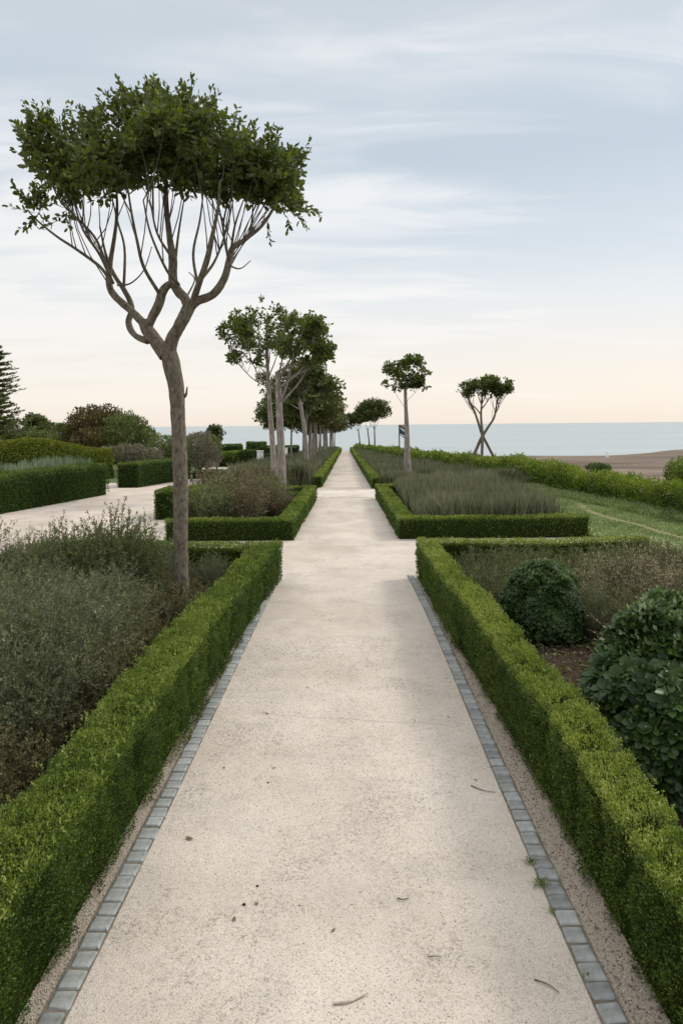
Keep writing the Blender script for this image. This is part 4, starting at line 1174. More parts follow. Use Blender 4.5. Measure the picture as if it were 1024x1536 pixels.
def hero_tree():
    rng = np.random.default_rng(200)
    Y0 = 9.7; S = Y0 / FPX
    base = GP(272, 932)
    Y0 = base[1]
    root = empty('garden_tree', (base[0], Y0, 0)); tag(root, 'tall bare-stemmed tree with wide flat leafy crown in the left bed', 'tree')
    org = np.array([base[0], Y0, 0])
    def Q(px, py, dy=0.0):
        return P(px, py, Y0 + dy) - org
    gt = Geo(); nodes = []
    def br(pts, r, sides=10, lump=.25, k=6):
        pp = [Q(*p) for p in pts]
        c, rr = tube(gt, pp, np.array(r) * Y0 / FPX, sides, k, lump=lump, seed=int(pts[0][0]))
        if np.max(r) > 2: nodes.extend(list(c[len(c) // 3:]) if len(pts) > 3 else list(c))
        return c
    c, rr = tube(gt, [Q(273, 945), Q(272, 915), Q(271, 837), Q(271, 728), Q(268, 640), Q(265, 585), Q(257, 545), Q(252, 526)],
                 np.array([14.5, 12, 11.3, 11.1, 11.0, 11.4, 12.4, 12.2]) * Y0 / FPX, 18, 10, lump=.16, seed=4)
    # knobs and a stub on the trunk
    tube(gt, [Q(274, 596), Q(279, 592), Q(281, 580)], np.array([3.5, 2.2, 1.0]) * Y0 / FPX, 6, 3, lump=.3)
    tube(gt, [Q(262, 700), Q(259, 697)], np.array([3.5, 1.6]) * Y0 / FPX, 6, 3, lump=.3)
    br([(252, 532), (258, 511, -.05), (266, 495, -.10), (276, 476, -.12), (286, 457, -.1)], [11.5, 10, 9.6, 9.4, 8.5], 14)
    br([(284, 462, -.1), (296, 452, -.15), (319, 442, -.2), (336, 419, -.2), (344, 390, -.2), (349, 372, -.2), (371, 357, -.15), (394, 337, -.1), (411, 310, 0), (418, 285, .1)], [7.5, 6.5, 6.2, 6, 5.6, 4.5, 3, 2.4, 1.9, 1.2], 10)
    br([(284, 460, -.1), (276, 446, 0), (268, 438, .02), (260, 420, .05), (259, 388, .08), (254, 352, .1), (249, 300, .15), (250, 240, .2)], [8, 7.5, 8, 7, 6.2, 4.6, 3.6, 2], 12)
    br([(288, 458, -.1), (299, 424, -.35), (311, 388, -.5), (319, 352, -.6), (327, 312, -.7), (330, 270, -.8)], [5, 4.6, 4, 3.2, 2.4, 1.2], 8)
    br([(250, 532), (236, 515, .05), (223, 496, .1), (216, 482, .12)], [11.5, 10.5, 9.6, 8.5], 14)
    br([(221, 492, .1), (229, 475, .06), (238, 457, .03), (244, 438, .02), (254, 427, .02), (268, 432, .02)], [7, 6.8, 6.8, 6.5, 6.3, 6], 10)
    br([(219, 488, .1), (196, 465, .2), (172, 443, .3), (164, 425, .3), (166, 392, .35), (172, 355, .4), (176, 315, .5), (174, 270, .6)], [7, 6, 5.6, 5.2, 3.6, 2.8, 2.2, 1.2], 10)
    br([(222, 512, .1), (203, 503, .3), (193, 484, .45), (198, 461, .5), (187, 436, .5), (173, 415, .55), (160, 385, .6), (150, 340, .7)], [5, 5, 5, 4.6, 4, 3.4, 2.4, 1.2], 9)
    # thinner traced limbs
    for pts, r in [
        ([(166, 422, .3), (150, 400, .4), (115, 374, .5), (86, 355, .6), (60, 334, .7), (44, 318, .75)], 3.0),
        ([(166, 415, .3), (146, 362, .2), (121, 332, .1), (93, 305, 0), (75, 270, 0)], 2.6),
        ([(170, 425, .2), (150, 382, -.2), (125, 345, -.5), (110, 300, -.7)], 2.6),
        ([(240, 442, 0), (216, 401, -.2), (206, 362, -.4), (198, 322, -.5), (190, 270, -.6)], 3.2),
        ([(186, 432, .5), (187, 372, .6), (176, 330, .8), (165, 280, 1)], 2.6),
        ([(262, 400, .05), (268, 350, .4), (276, 300, .7)], 2.6),
        ([(259, 388, .05), (236, 350, .5), (225, 300, .8)], 2.6),
        ([(301, 420, -.3), (322, 392, 0), (338, 350, .4), (350, 300, .6)], 2.6),
        ([(297, 430, -.3), (290, 380, .2), (300, 330, .6), (306, 280, .9)], 2.6),
        ([(346, 382, -.2), (352, 340, -.6), (365, 300, -.8)], 2.4),
        ([(343, 392, -.2), (335, 340, .1), (345, 290, .3)], 2.4),
        ([(372, 357, -.1), (378, 330, .2), (380, 290, .4)], 2.2),
        ([(176, 428, .3), (196, 425, .3), (216, 405, .3), (228, 370, .3)], 1.6),
        ([(343, 398, -.2), (360, 403, -.3), (376, 391, -.4)], 1.5),
        ([(268, 426, .0), (250, 405, -.5), (226, 350, -.9), (215, 300, -1.1)], 2.4),
        ([(280, 446, .0), (292, 420, .3), (283, 408, .3)], 1.5),
    ]:
        br(pts, np.linspace(r, r * .4, len(pts)), 6, 0, 5)
    # crown lobes
    lob = []
    for px, py, dy, rx, ry, rd in [
        (74, 222, 0, 36, 34, .4), (92, 262, -.2, 40, 34, .5), (130, 235, .5, 42, 40, .7), (148, 262, -.6, 44, 34, .6), (178, 215, .1, 40, 46, .7), (212, 178, .3, 34, 38, .5),
        (245, 212, -.7, 54, 46, .7), (255, 200, .8, 52, 46, .7), (280, 192, 0, 44, 38, .7), (312, 222, -.5, 48, 42, .6), (330, 240, .6, 50, 42, .7),
        (375, 255, .0, 44, 36, .5), (412, 262, -.3, 36, 32, .45), (428, 282, .4, 28, 28, .4), (205, 246, 0, 48, 30, .8), (275, 250, 0, 52, 30, .8), (340, 276, 0, 36, 20, .5), (392, 290, 0, 32, 18, .4), (110, 272, .2, 34, 22, .5), (58, 314, .6, 13, 10, .15)]:
        lob.append((Q(px, py, dy), (rx * Y0 / FPX, rd, ry * Y0 / FPX)))
    gl = Geo()
    lobes_leaves(gl, rng, lob, 5200, .092, 6, .52, thin=.70, rmean=.46)
    # twigs from limbs into the crown
    tg = []
    for c_, r in lob[:-1]:
        for _ in range(4):
            v = nz(rng.normal(size=3)); v[2] = -abs(v[2]) * rng.random()
            tg.append(c_ + v * np.array(r) * .75)
    nd = np.array(nodes); nd = nd[nd[:, 2] > 3.9]
    twig_fill(gt, rng, nd, tg, .010, .004)
    # shoots breaking the outline: from the upper surface
    b, dd = [], []
    for c_, r in lob:
        for _ in range(22):
            v = nz(rng.normal(size=3) * [1, .7, 1] + [0, 0, .9]); 
            b.append(c_ + v * np.array(r) * .72); dd.append(nz(v * [.8, .6, .5] + [0, 0, .75] + rng.normal(0, .22, 3)))
    for px, py, n in [(75, 190, 7), (52, 205, 7), (190, 150, 14), (220, 142, 10), (300, 170, 9), (370, 208, 7), (436, 236, 9), (68, 308, 5), (436, 288, 6), (415, 305, 6), (110, 300, 4), (130, 205, 6)]:
        for _ in range(n):
            b.append(Q(px + rng.normal(0, 10), py + 15 + rng.normal(0, 5), rng.normal(0, .3))); 
            o = np.array([(px - 250) / 400, 0, 1 if py < 280 else -.3]); dd.append(nz(o + rng.normal(0, .3, 3)))
    sprigs(gl, gt, rng, np.array(b), np.array(dd), .35, .092, 12)
    gt.build('trunk', M['bark'], root)
    gl.build('crown', M['crown_leaf'], root)
hero_tree()

def umbrella_tree(name, label, x, y, H, clear, lobes_spec, seed, leafsize=.1, nros=900, group=None, lean=(0, 0), r=(.17, .09), leaf='crown_leaf', bark='bark_pale', forks=None, big=False, ratio=.55, K=5, forkn=5, ntw=4, z0=None):
    """lobes_spec: (dx, dy, z, rx, ry, rz) relative to base"""
    rng = np.random.default_rng(seed)
    z0 = float(zf(x, y)) if z0 is None else z0
    root = empty(name, (x, y, z0)); tag(root, label, 'tree', group)
    gt = Geo(); gl = Geo()
    tx, ty = lean
    trunk = [(0, 0, -.15), (tx * .05 + rng.normal(0, .02), 0, clear * .25), (tx * .35 + rng.normal(0, .03), ty * .4, clear * .6), (tx, ty, clear)]
    c, _ = tube(gt, trunk, [r[0] * 1.15, r[0], (r[0] + r[1]) / 2, r[1]], 12, 6, lump=.14, seed=seed)
    lobes = [(np.array(l[:3]), np.array(l[3:])) for l in lobes_spec]
    nodes = list(c[-4:])
    for cc, rr in lobes:
        st = c[-1 - rng.integers(0, forkn)]
        mid = st + (cc - st) * [.55, .55, .35] + rng.normal(0, .08, 3)
        b_, _ = tube(gt, [st, mid, cc - [0, 0, rr[2] * .3], cc + [0, 0, rr[2] * .2]], [r[1] * .48, r[1] * .32, r[1] * .18, r[1] * .08], 7, 4)
        nodes += list(b_[3:])
    tg = []
    for cc, rr in lobes:
        for _ in range(ntw):
            v = nz(rng.normal(size=3)); v[2] = -abs(v[2]) * .5
            tg.append(cc + v * rr * .7)
    twig_fill(gt, rng, np.array(nodes), tg, .016 * r[1] / .09, .006)
    lobes_leaves(gl, rng, lobes, nros, leafsize, K, ratio, big=big, thin=.78 if big else .70)
    gt.build('trunk', M[bark], root)
    gl.build('crown', M[leaf], root)
    return root
def px_lobes(x, y, z0, L_):
    """pixel lobes (px,py,dy,rx,ry,rd) to base-relative"""
    out = []
    for px, py, dy, rx, ry, rd in L_:
        q = P(px, py, y + dy); k = (y + dy) / FPX
        out.append((q[0] - x, q[1] - y, q[2] - z0, rx * k, rd, ry * k))
    return out
# pair of trees nearest in the left row
b = GP(413, 741); b2 = GP(421, 744)
umbrella_tree('garden_tree', 'slim pale-trunked tree with a wide left-leaning crown, front left of the tree row', b[0] - .12, b[1] + .6, 7, 5.6,
              px_lobes(b[0] - .12, b[1] + .6, 0, [(352, 497, 0, 28, 20, .8), (372, 480, .4, 30, 22, .9), (400, 470, 0, 30, 22, .9), (402, 500, -.5, 34, 24, .9), (370, 515, .3, 28, 18, .8), (352, 535, 0, 14, 10, .5), (425, 480, .5, 22, 20, .7), (385, 540, 0, 16, 10, .5)]),
              301, .125, 1900, lean=(-.22, 0), r=(.115, .06), big=True, K=6)
umbrella_tree('garden_tree', 'thicker pale-trunked tree with a dense crown beside the slim one at the row front', b2[0] + .05, b2[1], 7, 4.6,
              px_lobes(b2[0], b2[1], 0, [(452, 490, 0, 34, 24, .9), (470, 515, .3, 30, 22, .9), (478, 490, 0, 20, 18, .7), (440, 520, -.5, 32, 20, .9), (470, 540, 0, 24, 14, .7), (430, 500, .5, 24, 24, .8), (484, 530, 0, 16, 16, .5)]),
              302, .125, 2200, lean=(-.12, 0), r=(.16, .10), big=True, K=6)
umbrella_tree('garden_tree', 'third tree of the left row with a drooping crown below the front pair', float(P(461, 700, 38)[0]), 38, 6.5, 4.9,
              px_lobes(float(P(461, 700, 38)[0]), 38, -.18, [(450, 560, 0, 30, 20, .9), (425, 575, .5, 24, 16, .8), (470, 560, 0, 20, 20, .8), (405, 583, 0, 18, 14, .6), (440, 590, .4, 20, 14, .8), (398, 570, .3, 14, 14, .6)]),
              303, .16, 2000, lean=(-.5, 0), r=(.13, .08), leaf='far_leaf')
# row to the crest
GT = 'trees in the row left of the path beyond the third'
rowY = [43, 48, 53, 58, 63, 69, 75, 81, 88, 95, 102, 110, 118, 126, 134, 142, 150]
protos = []
for i in range(4):
    rng = np.random.default_rng(400 + i)
    sp = []
    for k in range(6):
        a = k * 1.05 + rng.random(); R_ = rng.uniform(.5, 1.25)
        sp.append((math.cos(a) * R_, math.sin(a) * R_ , 4.95 + rng.uniform(-.95, .6), rng.uniform(.85, 1.3), rng.uniform(.85, 1.2), rng.uniform(.6, 1.0)))
    sp.append((0, 0, 6.0, 1.2, 1.2, .8))
    t = umbrella_tree('garden_tree', 'tmp', -2.7, rowY[i], 6.5, 4.5, sp, 410 + i, .22, 1500, lean=(rng.uniform(-.2, .2), 0), r=(.088, .06), leaf=['far_leaf', 'far_leaf', 'rust_leaf', 'far_leaf'][i])
    protos.append(t)
for i, y in enumerate(rowY):
    x = -2.55 + rnd.uniform(-.25, .3)
    s = rnd.uniform(.92, 1.02) * min(1.42, 1.0 + (y - 43) / 75 * .42)
    s = (s, s, .96 * min(1.22, 1 + (y - 43) / 75 * .22) * rnd.uniform(.93, 1.03))
    z = float(zf(x, y))
    if i < 4: o = protos[i]; o.location = (x, y, z); o.scale = s
    else: o = copy_tree(protos[[2, 3, 2, 1, 2, 0, 3, 2, 1][i % 9]], (x, y, z), rnd.uniform(0, 6.28), s)
    o['group'] = GT; o['label'] = 'slim tree in the receding row left of the path, past its three front trees'
for i, y in enumerate([47, 55, 66, 77, 92, 112]):
    x = -4.2 + rnd.uniform(-.3, .4); s = rnd.uniform(.8, .92)
    o = copy_tree(protos[(i * 3 + 1) % 4], (x, y, float(zf(x, y))), rnd.uniform(0, 6.28), s, group='trees of the second line behind the row')
    o['label'] = 'slim tree standing behind the receding row, its trunk between the row trunks'

# right-hand trees
bx_ = GP(612, 727)
umbrella_tree('garden_tree', 'slim single tree with a small open crown, standing before the blue banner right of path', bx_[0], bx_[1], 5.7, 4.15,
              px_lobes(bx_[0], bx_[1], 0, [(594, 552, 0, 20, 15, .5), (618, 545, .2, 20, 14, .6), (606, 562, -.3, 24, 16, .6), (582, 574, 0, 15, 10, .4), (632, 562, 0, 13, 13, .4), (610, 578, .3, 22, 9, .5), (630, 577, 0, 12, 8, .4)]),
              304, .13, 1050, forkn=1, ntw=1, lean=(-.10, 0), r=(.15, .06), big=True, K=6)
def tripod_tree():
    rng = np.random.default_rng(500)
    Y0 = 41.0; q = P(722, 716, Y0); z0 = float(zf(q[0], Y0))
    root = empty('tripod_tree', (q[0], Y0, z0)); tag(root, 'small tree of three stems crossing in an X, standing in the coastal hedge', 'tree')
    org = np.array([q[0], Y0, z0]); k = Y0 / FPX
    def Q(px, py, dy=0): return P(px, py, Y0 + dy) - org
    gt = Geo(); nodes = []
    for pts, r in [([(700, 712), (703, 698), (713, 676), (722, 656), (732, 640), (741, 625), (745, 600)], [3, 2.6, 2.3, 2.3, 1.9, 1.5, .9]),
                   ([(748, 708, .6), (744, 694, .5), (732, 670, .2), (722, 650), (714, 625), (708, 610), (703, 602), (702, 588)], [2.6, 2.2, 2, 2, 1.6, 1.6, 1.2, .8]),
                   ([(722, 718, -.2), (722, 690, -.2), (723, 655, -.1), (721, 625), (722, 605), (724, 585)], [2.4, 2.2, 2.1, 1.7, 1.2, .8]),
                   ([(720, 621), (712, 611), (706, 607), (701, 598), (697, 588)], [1, .9, .9, .8, .5]),
                   ([(722, 613), (727, 607), (732, 600), (738, 590)], [1.1, .9, .7, .5]),
                   ([(741, 618), (747, 612), (746, 604), (744, 590)], [.8, .7, .6, .4]),
                   ([(722, 608), (717, 595), (716, 585)], [.8, .6, .4]), ([(722, 606), (728, 593), (729, 582)], [.8, .6, .4])]:
        c, _ = tube(gt, [Q(*p) for p in pts], np.array(r) * k, 8, 5, lump=.15)
        nodes += list(c[len(c) // 2:])
    L_ = [(694, 583, 0, 13, 8, .4), (706, 579, .3, 14, 9, .5), (720, 575, -.3, 16, 10, .5), (735, 574, .2, 18, 11, .6), (752, 577, 0, 15, 12, .5), (745, 588, 0, 14, 8, .4), (698, 590, 0, 12, 6, .3), (762, 581, 0, 8, 8, .3), (730, 588, 0, 14, 6, .3)]
    lobes = [(Q(a, b, c), np.array([d_ * k, f * .9, e * k])) for a, b, c, d_, e, f in L_]
    tg = [c + nz(rng.normal(size=3)) * r * .6 for c, r in lobes for _ in range(6)]
    nd = np.array(nodes); twig_fill(gt, rng, nd[nd[:, 2] > 2.2], tg, .014, .007)
    gl = Geo(); lobes_leaves(gl, rng, lobes, 950, .15, 6, .5, big=True, thin=.64)
    gt.build('trunk', M['bark'], root); gl.build('crown', M['crown_leaf'], root)
tripod_tree()
GD = 'domed trees beyond the right bed near the crest'
for i, (px, yb, Y, L_, lab_) in enumerate([
        (562, 668, 104, [(558, 613, 0, 22, 14, 2), (573, 614, 1, 16, 13, 1.6), (548, 615, 0, 14, 12, 1.5), (562, 605, 0, 20, 8, 1.8)], 'domed round-crowned tree, the widest near the crest right of the path'),
        (554, 668, 112, [(545, 618, 0, 14, 14, 1.8), (558, 620, 0, 14, 12, 1.8)], 'round-crowned tree whose trunk stands just left of the widest dome near the crest'),
        (540, 668, 122, [(533, 627, 0, 14, 9, 1.6), (522, 630, 0, 14, 10, 1.6), (542, 624, 0, 12, 9, 1.4)], 'leaning low-crowned tree nearest the path at the crest on the right')]):
    x = float(P(px, yb, Y)[0]); z0 = float(zf(x, Y))
    umbrella_tree('domed_tree', lab_, x, Y, 6, 3.9, px_lobes(x, Y, z0, L_), 600 + i, .26, 1500, ntw=2, forkn=2, lean=(-.3 if i else -.05, 0), r=(.12, .08), leaf='far_leaf', bark='bark', group=GD)
# small tree between the shrubs at left
x = float(P(325, 690, 50)[0])
umbrella_tree('small_tree', 'small sparse-leaved tree rising above the shrubs right of the big trunk', x, 50, 3, 1.6,
              px_lobes(x, 50, float(zf(x, 50)), [(318, 646, 0, 9, 7, .4), (328, 650, 0, 10, 8, .4), (322, 641, 0, 10, 5, .4), (330, 660, 0, 6, 5, .3)]), 620, .15, 260, r=(.07, .04), leaf='far_leaf', bark='bark')
# distant trees far left
GQ = 'trees on the far left skyline'
for i, (px, Y, L_, lab_) in enumerate([
        (62, 95, [(58, 640, 0, 20, 16, 2), (48, 632, 0, 14, 12, 1.6), (70, 645, 0, 16, 12, 1.6)], 'grey-green broad tree on the far left skyline beside the conifer'),
        (92, 110, [(88, 646, 0, 20, 12, 2), (100, 650, 0, 14, 10, 2)], 'low grey-green tree on the skyline just left of the rusty bush'),
        (18, 75, [(16, 645, 0, 26, 18, 2), (36, 650, 0, 20, 14, 1.8), (-8, 648, 0, 24, 20, 2)], 'dark broad tree at the foot of the conifer at the left edge')]):
    x = float(P(px, 650, Y)[0]); z0 = float(zf(x, Y))
    umbrella_tree('skyline_tree', lab_, x, Y, 5, 1.8, px_lobes(x, Y, z0, L_), 640 + i, .3, 1400, r=(.2, .12), leaf='far_leaf', bark='bark', group=GQ)
def conifer():
    rng = np.random.default_rng(700)
    Y0 = 46.0; x = float(P(-8, 660, Y0)[0]); z0 = float(zf(x, Y0)); top = float(P(-8, 512, Y0)[2]) - z0
    root = empty('conifer_tree', (x, Y0, z0)); tag(root, 'dark conifer with tiered branches cut by the left edge of the picture', 'tree')
    gt = Geo(); gl = Geo()
    tube(gt, [(0, 0, -.1), (0, 0, top * .5), (0, 0, top)], [.2, .12, .02], 8, 4)
    A, C_ = [], []
    for z in np.arange(1.2, top - .2, .34):
        R_ = 2.25 * (1 - z / top) ** .75 + .15
        for a in np.arange(0, 6.28, .6):
            a2 = a + rng.random() * .8; r_ = R_ * rng.uniform(.45, 1.45) * (.75 + .5 * abs(math.sin(z * 3.1)))
            A.append((0, 0, z)); C_.append((math.cos(a2) * r_, math.sin(a2) * r_, z + r_ * rng.uniform(-.05, .28)))
    A = np.array(A); C_ = np.array(C_); B = (A + C_) / 2 - [0, 0, .12]
    thin_tubes(gt, A, B, C_, .03, .008)
    n = len(A); per = 90
    idx = np.repeat(np.arange(n), per); t = rng.uniform(.12, 1, len(idx))[:, None]
    p = (1 - t) ** 2 * A[idx] + 2 * t * (1 - t) * B[idx] + t * t * C_[idx]
    out = nz(C_[idx] - A[idx]); side = nz(np.cross(out, [0, 0, 1.0])) * rng.choice([-1, 1], (len(idx), 1))
    p = p + side * (rng.random((len(idx), 1)) * .22 * (1.1 - t)) + rng.normal(0, .03, p.shape)
    dr = nz(out * .6 + side * .6 + [0, 0, .25] + rng.normal(0, .25, p.shape))
    sz = .17 * rng.uniform(.6, 1.3, len(p))
    leaf_quads(gl, p, dr, sz, sz * .35, np.clip(rng.normal(.4, .2, len(p)), 0, 1), rng=rng)
    gt.build('trunk', M['bark'], root); gl.build('crown', M['far_leaf'], root)
conifer()

# ------------------------------------------------------------------ small built things
def boxgeo(g, x0, x1, y0, y1, z0, z1, b=.01, m=0):
    pr = [(z0, 0), (z1 - b, 0), (z1, b)]
    V = []
    for z, i in pr: V += [(x0 + i, y0 + i, z), (x1 - i, y0 + i, z), (x1 - i, y1 - i, z), (x0 + i, y1 - i, z)]
    F = [[r * 4 + k, r * 4 + (k + 1) % 4, (r + 1) * 4 + (k + 1) % 4, (r + 1) * 4 + k] for r in range(2) for k in range(4)] + [[8, 9, 10, 11], [3, 2, 1, 0]]
    g.add(V, F, .5, m)
# banner / sign behind the right tree
q = P(599, 700, 37.0); zq = float(zf(q[0], 37.0))
root = empty('banner_sign', (q[0], 37.0, zq)); tag(root, 'blue and white striped sign on a thin post, half hidden behind the slim right tree', 'sign')
g = Geo(); tube(g, [(0, 0, -.1), (0, 0, 1.3), (0, 0, float(P(599, 637, 37)[2]) - zq)], [.035, .035, .03], 8, 2); g.build('post', M['post_metal'], root)
zt = float(P(599, 637, 37)[2]) - zq
def sagpanel(g, zt0, zt1, zb0, zb1, w, y, th=.02, m=0, n=10):
    V = []
    for i in range(n + 1):
        t = i / n; x = .03 + w * t; yy = y - .25 * t + .02 * math.sin(t * 9)
        a = zt0 * (1 - t) + zt1 * t; b = zb0 * (1 - t) + zb1 * t - .05 * math.sin(math.pi * t)
        V += [(x, yy - th, a), (x, yy - th, b), (x, yy + th, b), (x, yy + th, a)]
    F = [[4 * i + k, 4 * i + (k + 1) % 4, 4 * i + 4 + (k + 1) % 4, 4 * i + 4 + k] for i in range(n) for k in range(4)] + [[0, 1, 2, 3], [4 * n + 3, 4 * n + 2, 4 * n + 1, 4 * n]]
    g.add(V, F, .5, m)
w = .34
g = Geo(); sagpanel(g, zt - .06, zt - .20, zt - .50, zt - .72, w, 0); g.build('panel', M['blue_board'], root)
g = Geo(); sagpanel(g, zt - .13, zt - .38, zt - .16, zt - .42, w, -.01, .022); g.build('stripe', M['white_paint'], root)
g = Geo(); sagpanel(g, zt - .44, zt - .64, zt - .47, zt - .67, w, -.01, .022); g.build('stripe', M['white_paint'], root)
g = Geo(); sagpanel(g, zt, zt + .0, zt - .06, zt - .22, w, 0.0, .03); g.build('top_rail', M['tan_board'], root)


# white post on the beach
q = P(910, 690, 135); zq = float(zf(q[0], 135)) + .2
root = empty('marker_post', (q[0], 135, zq)); tag(root, 'small white marker post standing alone on the beach', 'post')
g = Geo(); boxgeo(g, -.27, .27, -.2, .2, -.3, float(P(910, 679, 135)[2]) - zq, .03); g.build('post', M['white_paint'], root)
g = Geo(); zz = float(P(910, 679, 135)[2]) - zq; boxgeo(g, -.30, .30, -.23, .23, zz + .002, zz + .10, .04); g.build('cap', M['white_paint'], root)
# white gate piers in the far left garden
for px0, px1, yt, yb, Y, lab_ in [(386, 395, 676, 699, 59, 'white gate pier beside the rounded hedge block in the far garden'), (427, 431, 672, 682, 82, 'small white pier glimpsed just right of the paired trunks')]:
    a = P(px0, yb, Y); b_ = P(px1, yb, Y); zb = float(zf(a[0], Y)); zt = float(P(px0, yt, Y)[2])
    cx_ = (a[0] + b_[0]) / 2; hw = (b_[0] - a[0]) / 2
    root = empty('gate_pier', (cx_, Y, zb)); tag(root, lab_, 'gate pier')
    g = Geo(); boxgeo(g, -hw, hw, -.2, .2, -.1, zt - zb - .08, .01); g.build('shaft', M['white_paint'], root)
    g = Geo(); boxgeo(g, -hw - .04, hw + .04, -.24, .24, zt - zb - .078, zt - zb, .02); g.build('cap', M['white_paint'], root)
q0 = P(361, 676, 86); zq = float(zf(q0[0], 86))
root = empty('garden_house', (q0[0], 86, zq)); tag(root, 'tiny warm-coloured chimney top between the dark far hedges', 'chimney')
g = Geo(); boxgeo(g, -.28, .28, -.3, .3, -.1, float(P(361, 667, 86)[2]) - zq, .02); g.build('stack', M['orange_paint'], root)
g = Geo(); zz = float(P(361, 667, 86)[2]) - zq; boxgeo(g, -.1, .1, -.1, .1, zz + .003, zz + .2, .02); g.build('pot', M['orange_paint'], root)
root.name = 'brick_chimney'

# ------------------------------------------------------------------ debris on the path
def twig_on_path(pts, r, label, seed, mat='twig'):
    g = Geo(); pp = [GP(*p) for p in pts]; o = pp[0].copy(); o[2] = 0
    tube(g, [p - o + [0, 0, .018 + .004 * (i % 2)] for i, p in enumerate(pp)], np.linspace(r, r * .5, len(pp)), 6, 5, lump=.3, seed=seed)
    ob = g.build('twig', M[mat]); ob.location = tuple(float(c) for c in o); tag(ob, label, 'twig')
twig_on_path([(500, 1511), (520, 1510), (536, 1504), (552, 1496)], .006, 'pale curved twig at the bottom middle of the path', 1, 'pebble')
twig_on_path([(801, 1475), (820, 1483), (838, 1494)], .0035, 'straight thin dark twig near the bottom right of the path', 2)
twig_on_path([(706, 1182), (724, 1190), (742, 1192)], .004, 'thin brown twig lying near the right setts below the middle', 3)
twig_on_path([(596, 1352), (604, 1355), (612, 1352)], .004, 'short dark twig right of centre in the lower path', 4)
twig_on_path([(642, 1440), (655, 1441), (663, 1440)], .003, 'tiny twig in the lower right of the path', 5)
def dead_leaf(px, py, s, label, seed, mat='dry_leaf'):
    rng = np.random.default_rng(seed)
    p = GP(px, py); g = Geo()
    k = 5; t = np.linspace(0, 1, k); wv_ = np.sin(np.pi * (t * .94 + .03)) * .24
    V = []
    for i in range(k):
        z = .012 + .3 * s * abs(t[i] - .5) * rng.uniform(.4, 1)
        for sx_, zz in ((-1, .22), (0, 0), (1, .18)): V.append(((t[i] - .5) * s, sx_ * wv_[i] * s, z + zz * s * wv_[i]))
    F = [[i * 3 + j, i * 3 + j + 1, i * 3 + j + 4, i * 3 + j + 3] for i in range(k - 1) for j in range(2)]
    a = rng.random() * 6.28; R = np.array([[math.cos(a), -math.sin(a), 0], [math.sin(a), math.cos(a), 0], [0, 0, 1]])
    g.add(np.array(V) @ R.T, F); ob = g.build('dead_leaf', M[mat]); ob.location = (float(p[0]), float(p[1]), 0.004)
    tag(ob, label, 'leaf')
dead_leaf(284, 1262, .06, 'curled pale brown dead leaf on the left of the path', 1)
dead_leaf(351, 1383, .035, 'narrow brown dead leaf in the lower left of the path', 2)
dead_leaf(401, 1073, .04, 'small dark dead leaf just below the scratch line', 3)
dead_leaf(461, 1034, .035, 'small dead leaf near the middle of the path above the scratch line', 4)
dead_leaf(336, 1155, .03, 'tiny dark dead leaf near the left setts', 5)
dead_leaf(411, 1155, .028, 'tiny dark leaf fragment left of the path centre', 6)
dead_leaf(672, 1078, .03, 'small dead leaf near the right setts level with the scratch', 7)
dead_leaf(669, 1020, .03, 'small dead leaf near the right setts above the scratch', 8)
dead_leaf(385, 1360, .03, 'small brown leaf right of the round dark pebble', 9)
dead_leaf(500, 1400, .03, 'faint brown leaf crumb in the lower middle of the path', 10)
dead_leaf(713, 1173, .03, 'dark leaf crumb above the thin twig near the right setts', 11)
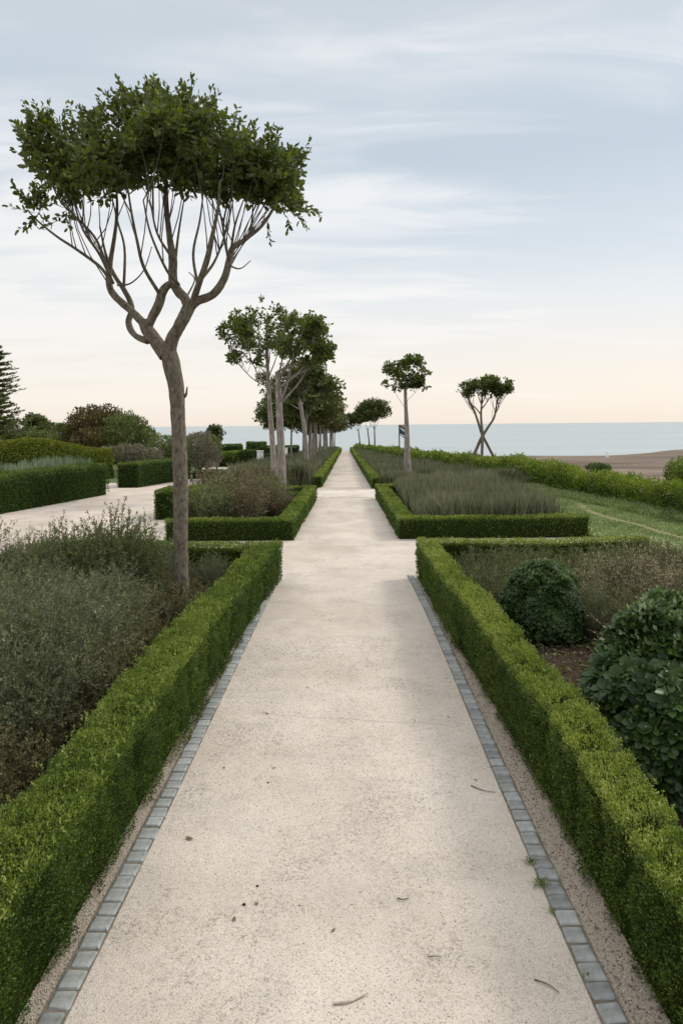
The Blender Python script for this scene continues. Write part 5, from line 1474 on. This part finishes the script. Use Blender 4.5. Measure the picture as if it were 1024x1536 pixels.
def pebble(px, py, s, label, mat, seed):
    rng = np.random.default_rng(seed); p = GP(px, py)
    th = np.linspace(0, np.pi, 7)[1:-1]; ph = np.linspace(0, 6.283, 9)[:-1]
    V = [(math.sin(a) * math.cos(b), math.sin(a) * math.sin(b), math.cos(a)) for a in th for b in ph]
    F = [[i * 8 + j, i * 8 + (j + 1) % 8, (i + 1) * 8 + (j + 1) % 8, (i + 1) * 8 + j] for i in range(4) for j in range(8)]
    V = np.array(V) * [s, s * .8, s * .6] * (1 + .2 * rng.normal(size=(40, 1)) * .5)
    V = np.vstack([V, [[0, 0, s * .6], [0, 0, -s * .6]]])
    g = Geo(); g.add(V, F); g.t.append(np.array([[j, 40, (j + 1) % 8] for j in range(8)] + [[32 + j, 32 + (j + 1) % 8, 41] for j in range(8)])); g.tm.append(np.zeros(16))
    ob = g.build('pebble', M[mat]); ob.location = (float(p[0]), float(p[1]), .012 + s * .4); tag(ob, label, 'pebble')
pebble(366, 1361, .010, 'round dark pebble in the lower left of the path', 'hedge_core', 1)
pebble(386, 1333, .008, 'tiny dark pebble above the round dark one', 'hedge_core', 2)
pebble(402, 1177, .008, 'tiny dark pebble on the left of the path below the middle', 'hedge_core', 3)
pebble(449, 1362, .006, 'tiny dark speck of stone left of the path centre', 'pebble_dark', 4)
def weed(px, py, h, label, seed, n=60):
    rng = np.random.default_rng(seed); p = GP(px, py)
    g = Geo(); pts = rng.normal(0, .022 if n > 50 else .010, (n, 2)) * [1, 1.3]
    P3 = np.column_stack([pts, np.full(n, .01)])
    dr = nz(np.column_stack([rng.normal(0, .7, (n, 2)), np.full(n, .7)]))
    sz = h * rng.uniform(.5, 1.2, n); leaf_quads(g, P3, dr, sz, sz * .16, rng.random(n), rng=rng)
    ob = g.build('weed_tuft', M['grass_blade']); ob.location = (float(p[0]), float(p[1]), .004); tag(ob, label, 'weed')
weed(811, 1330, .05, 'green weed tuft growing against the right setts', 1, 70)
weed(793, 1298, .045, 'small brown-green weed tuft above the larger one by the right setts', 2, 40)
weed(826, 1372, .035, 'tiny weed sprout by the right setts below the tufts', 3, 34)
weed(880, 1470, .03, 'thin line of weeds in the joint of the near right setts', 4, 30)
print('objects', len(bpy.data.objects), 'polys', sum(len(o.data.polygons) for o in bpy.data.objects if o.type == 'MESH'))

for o in bpy.data.objects:
    if 'label' in o and len(o['label'].replace('-', ' ').split()) > 16: print('LONG', o.name, o['label'])
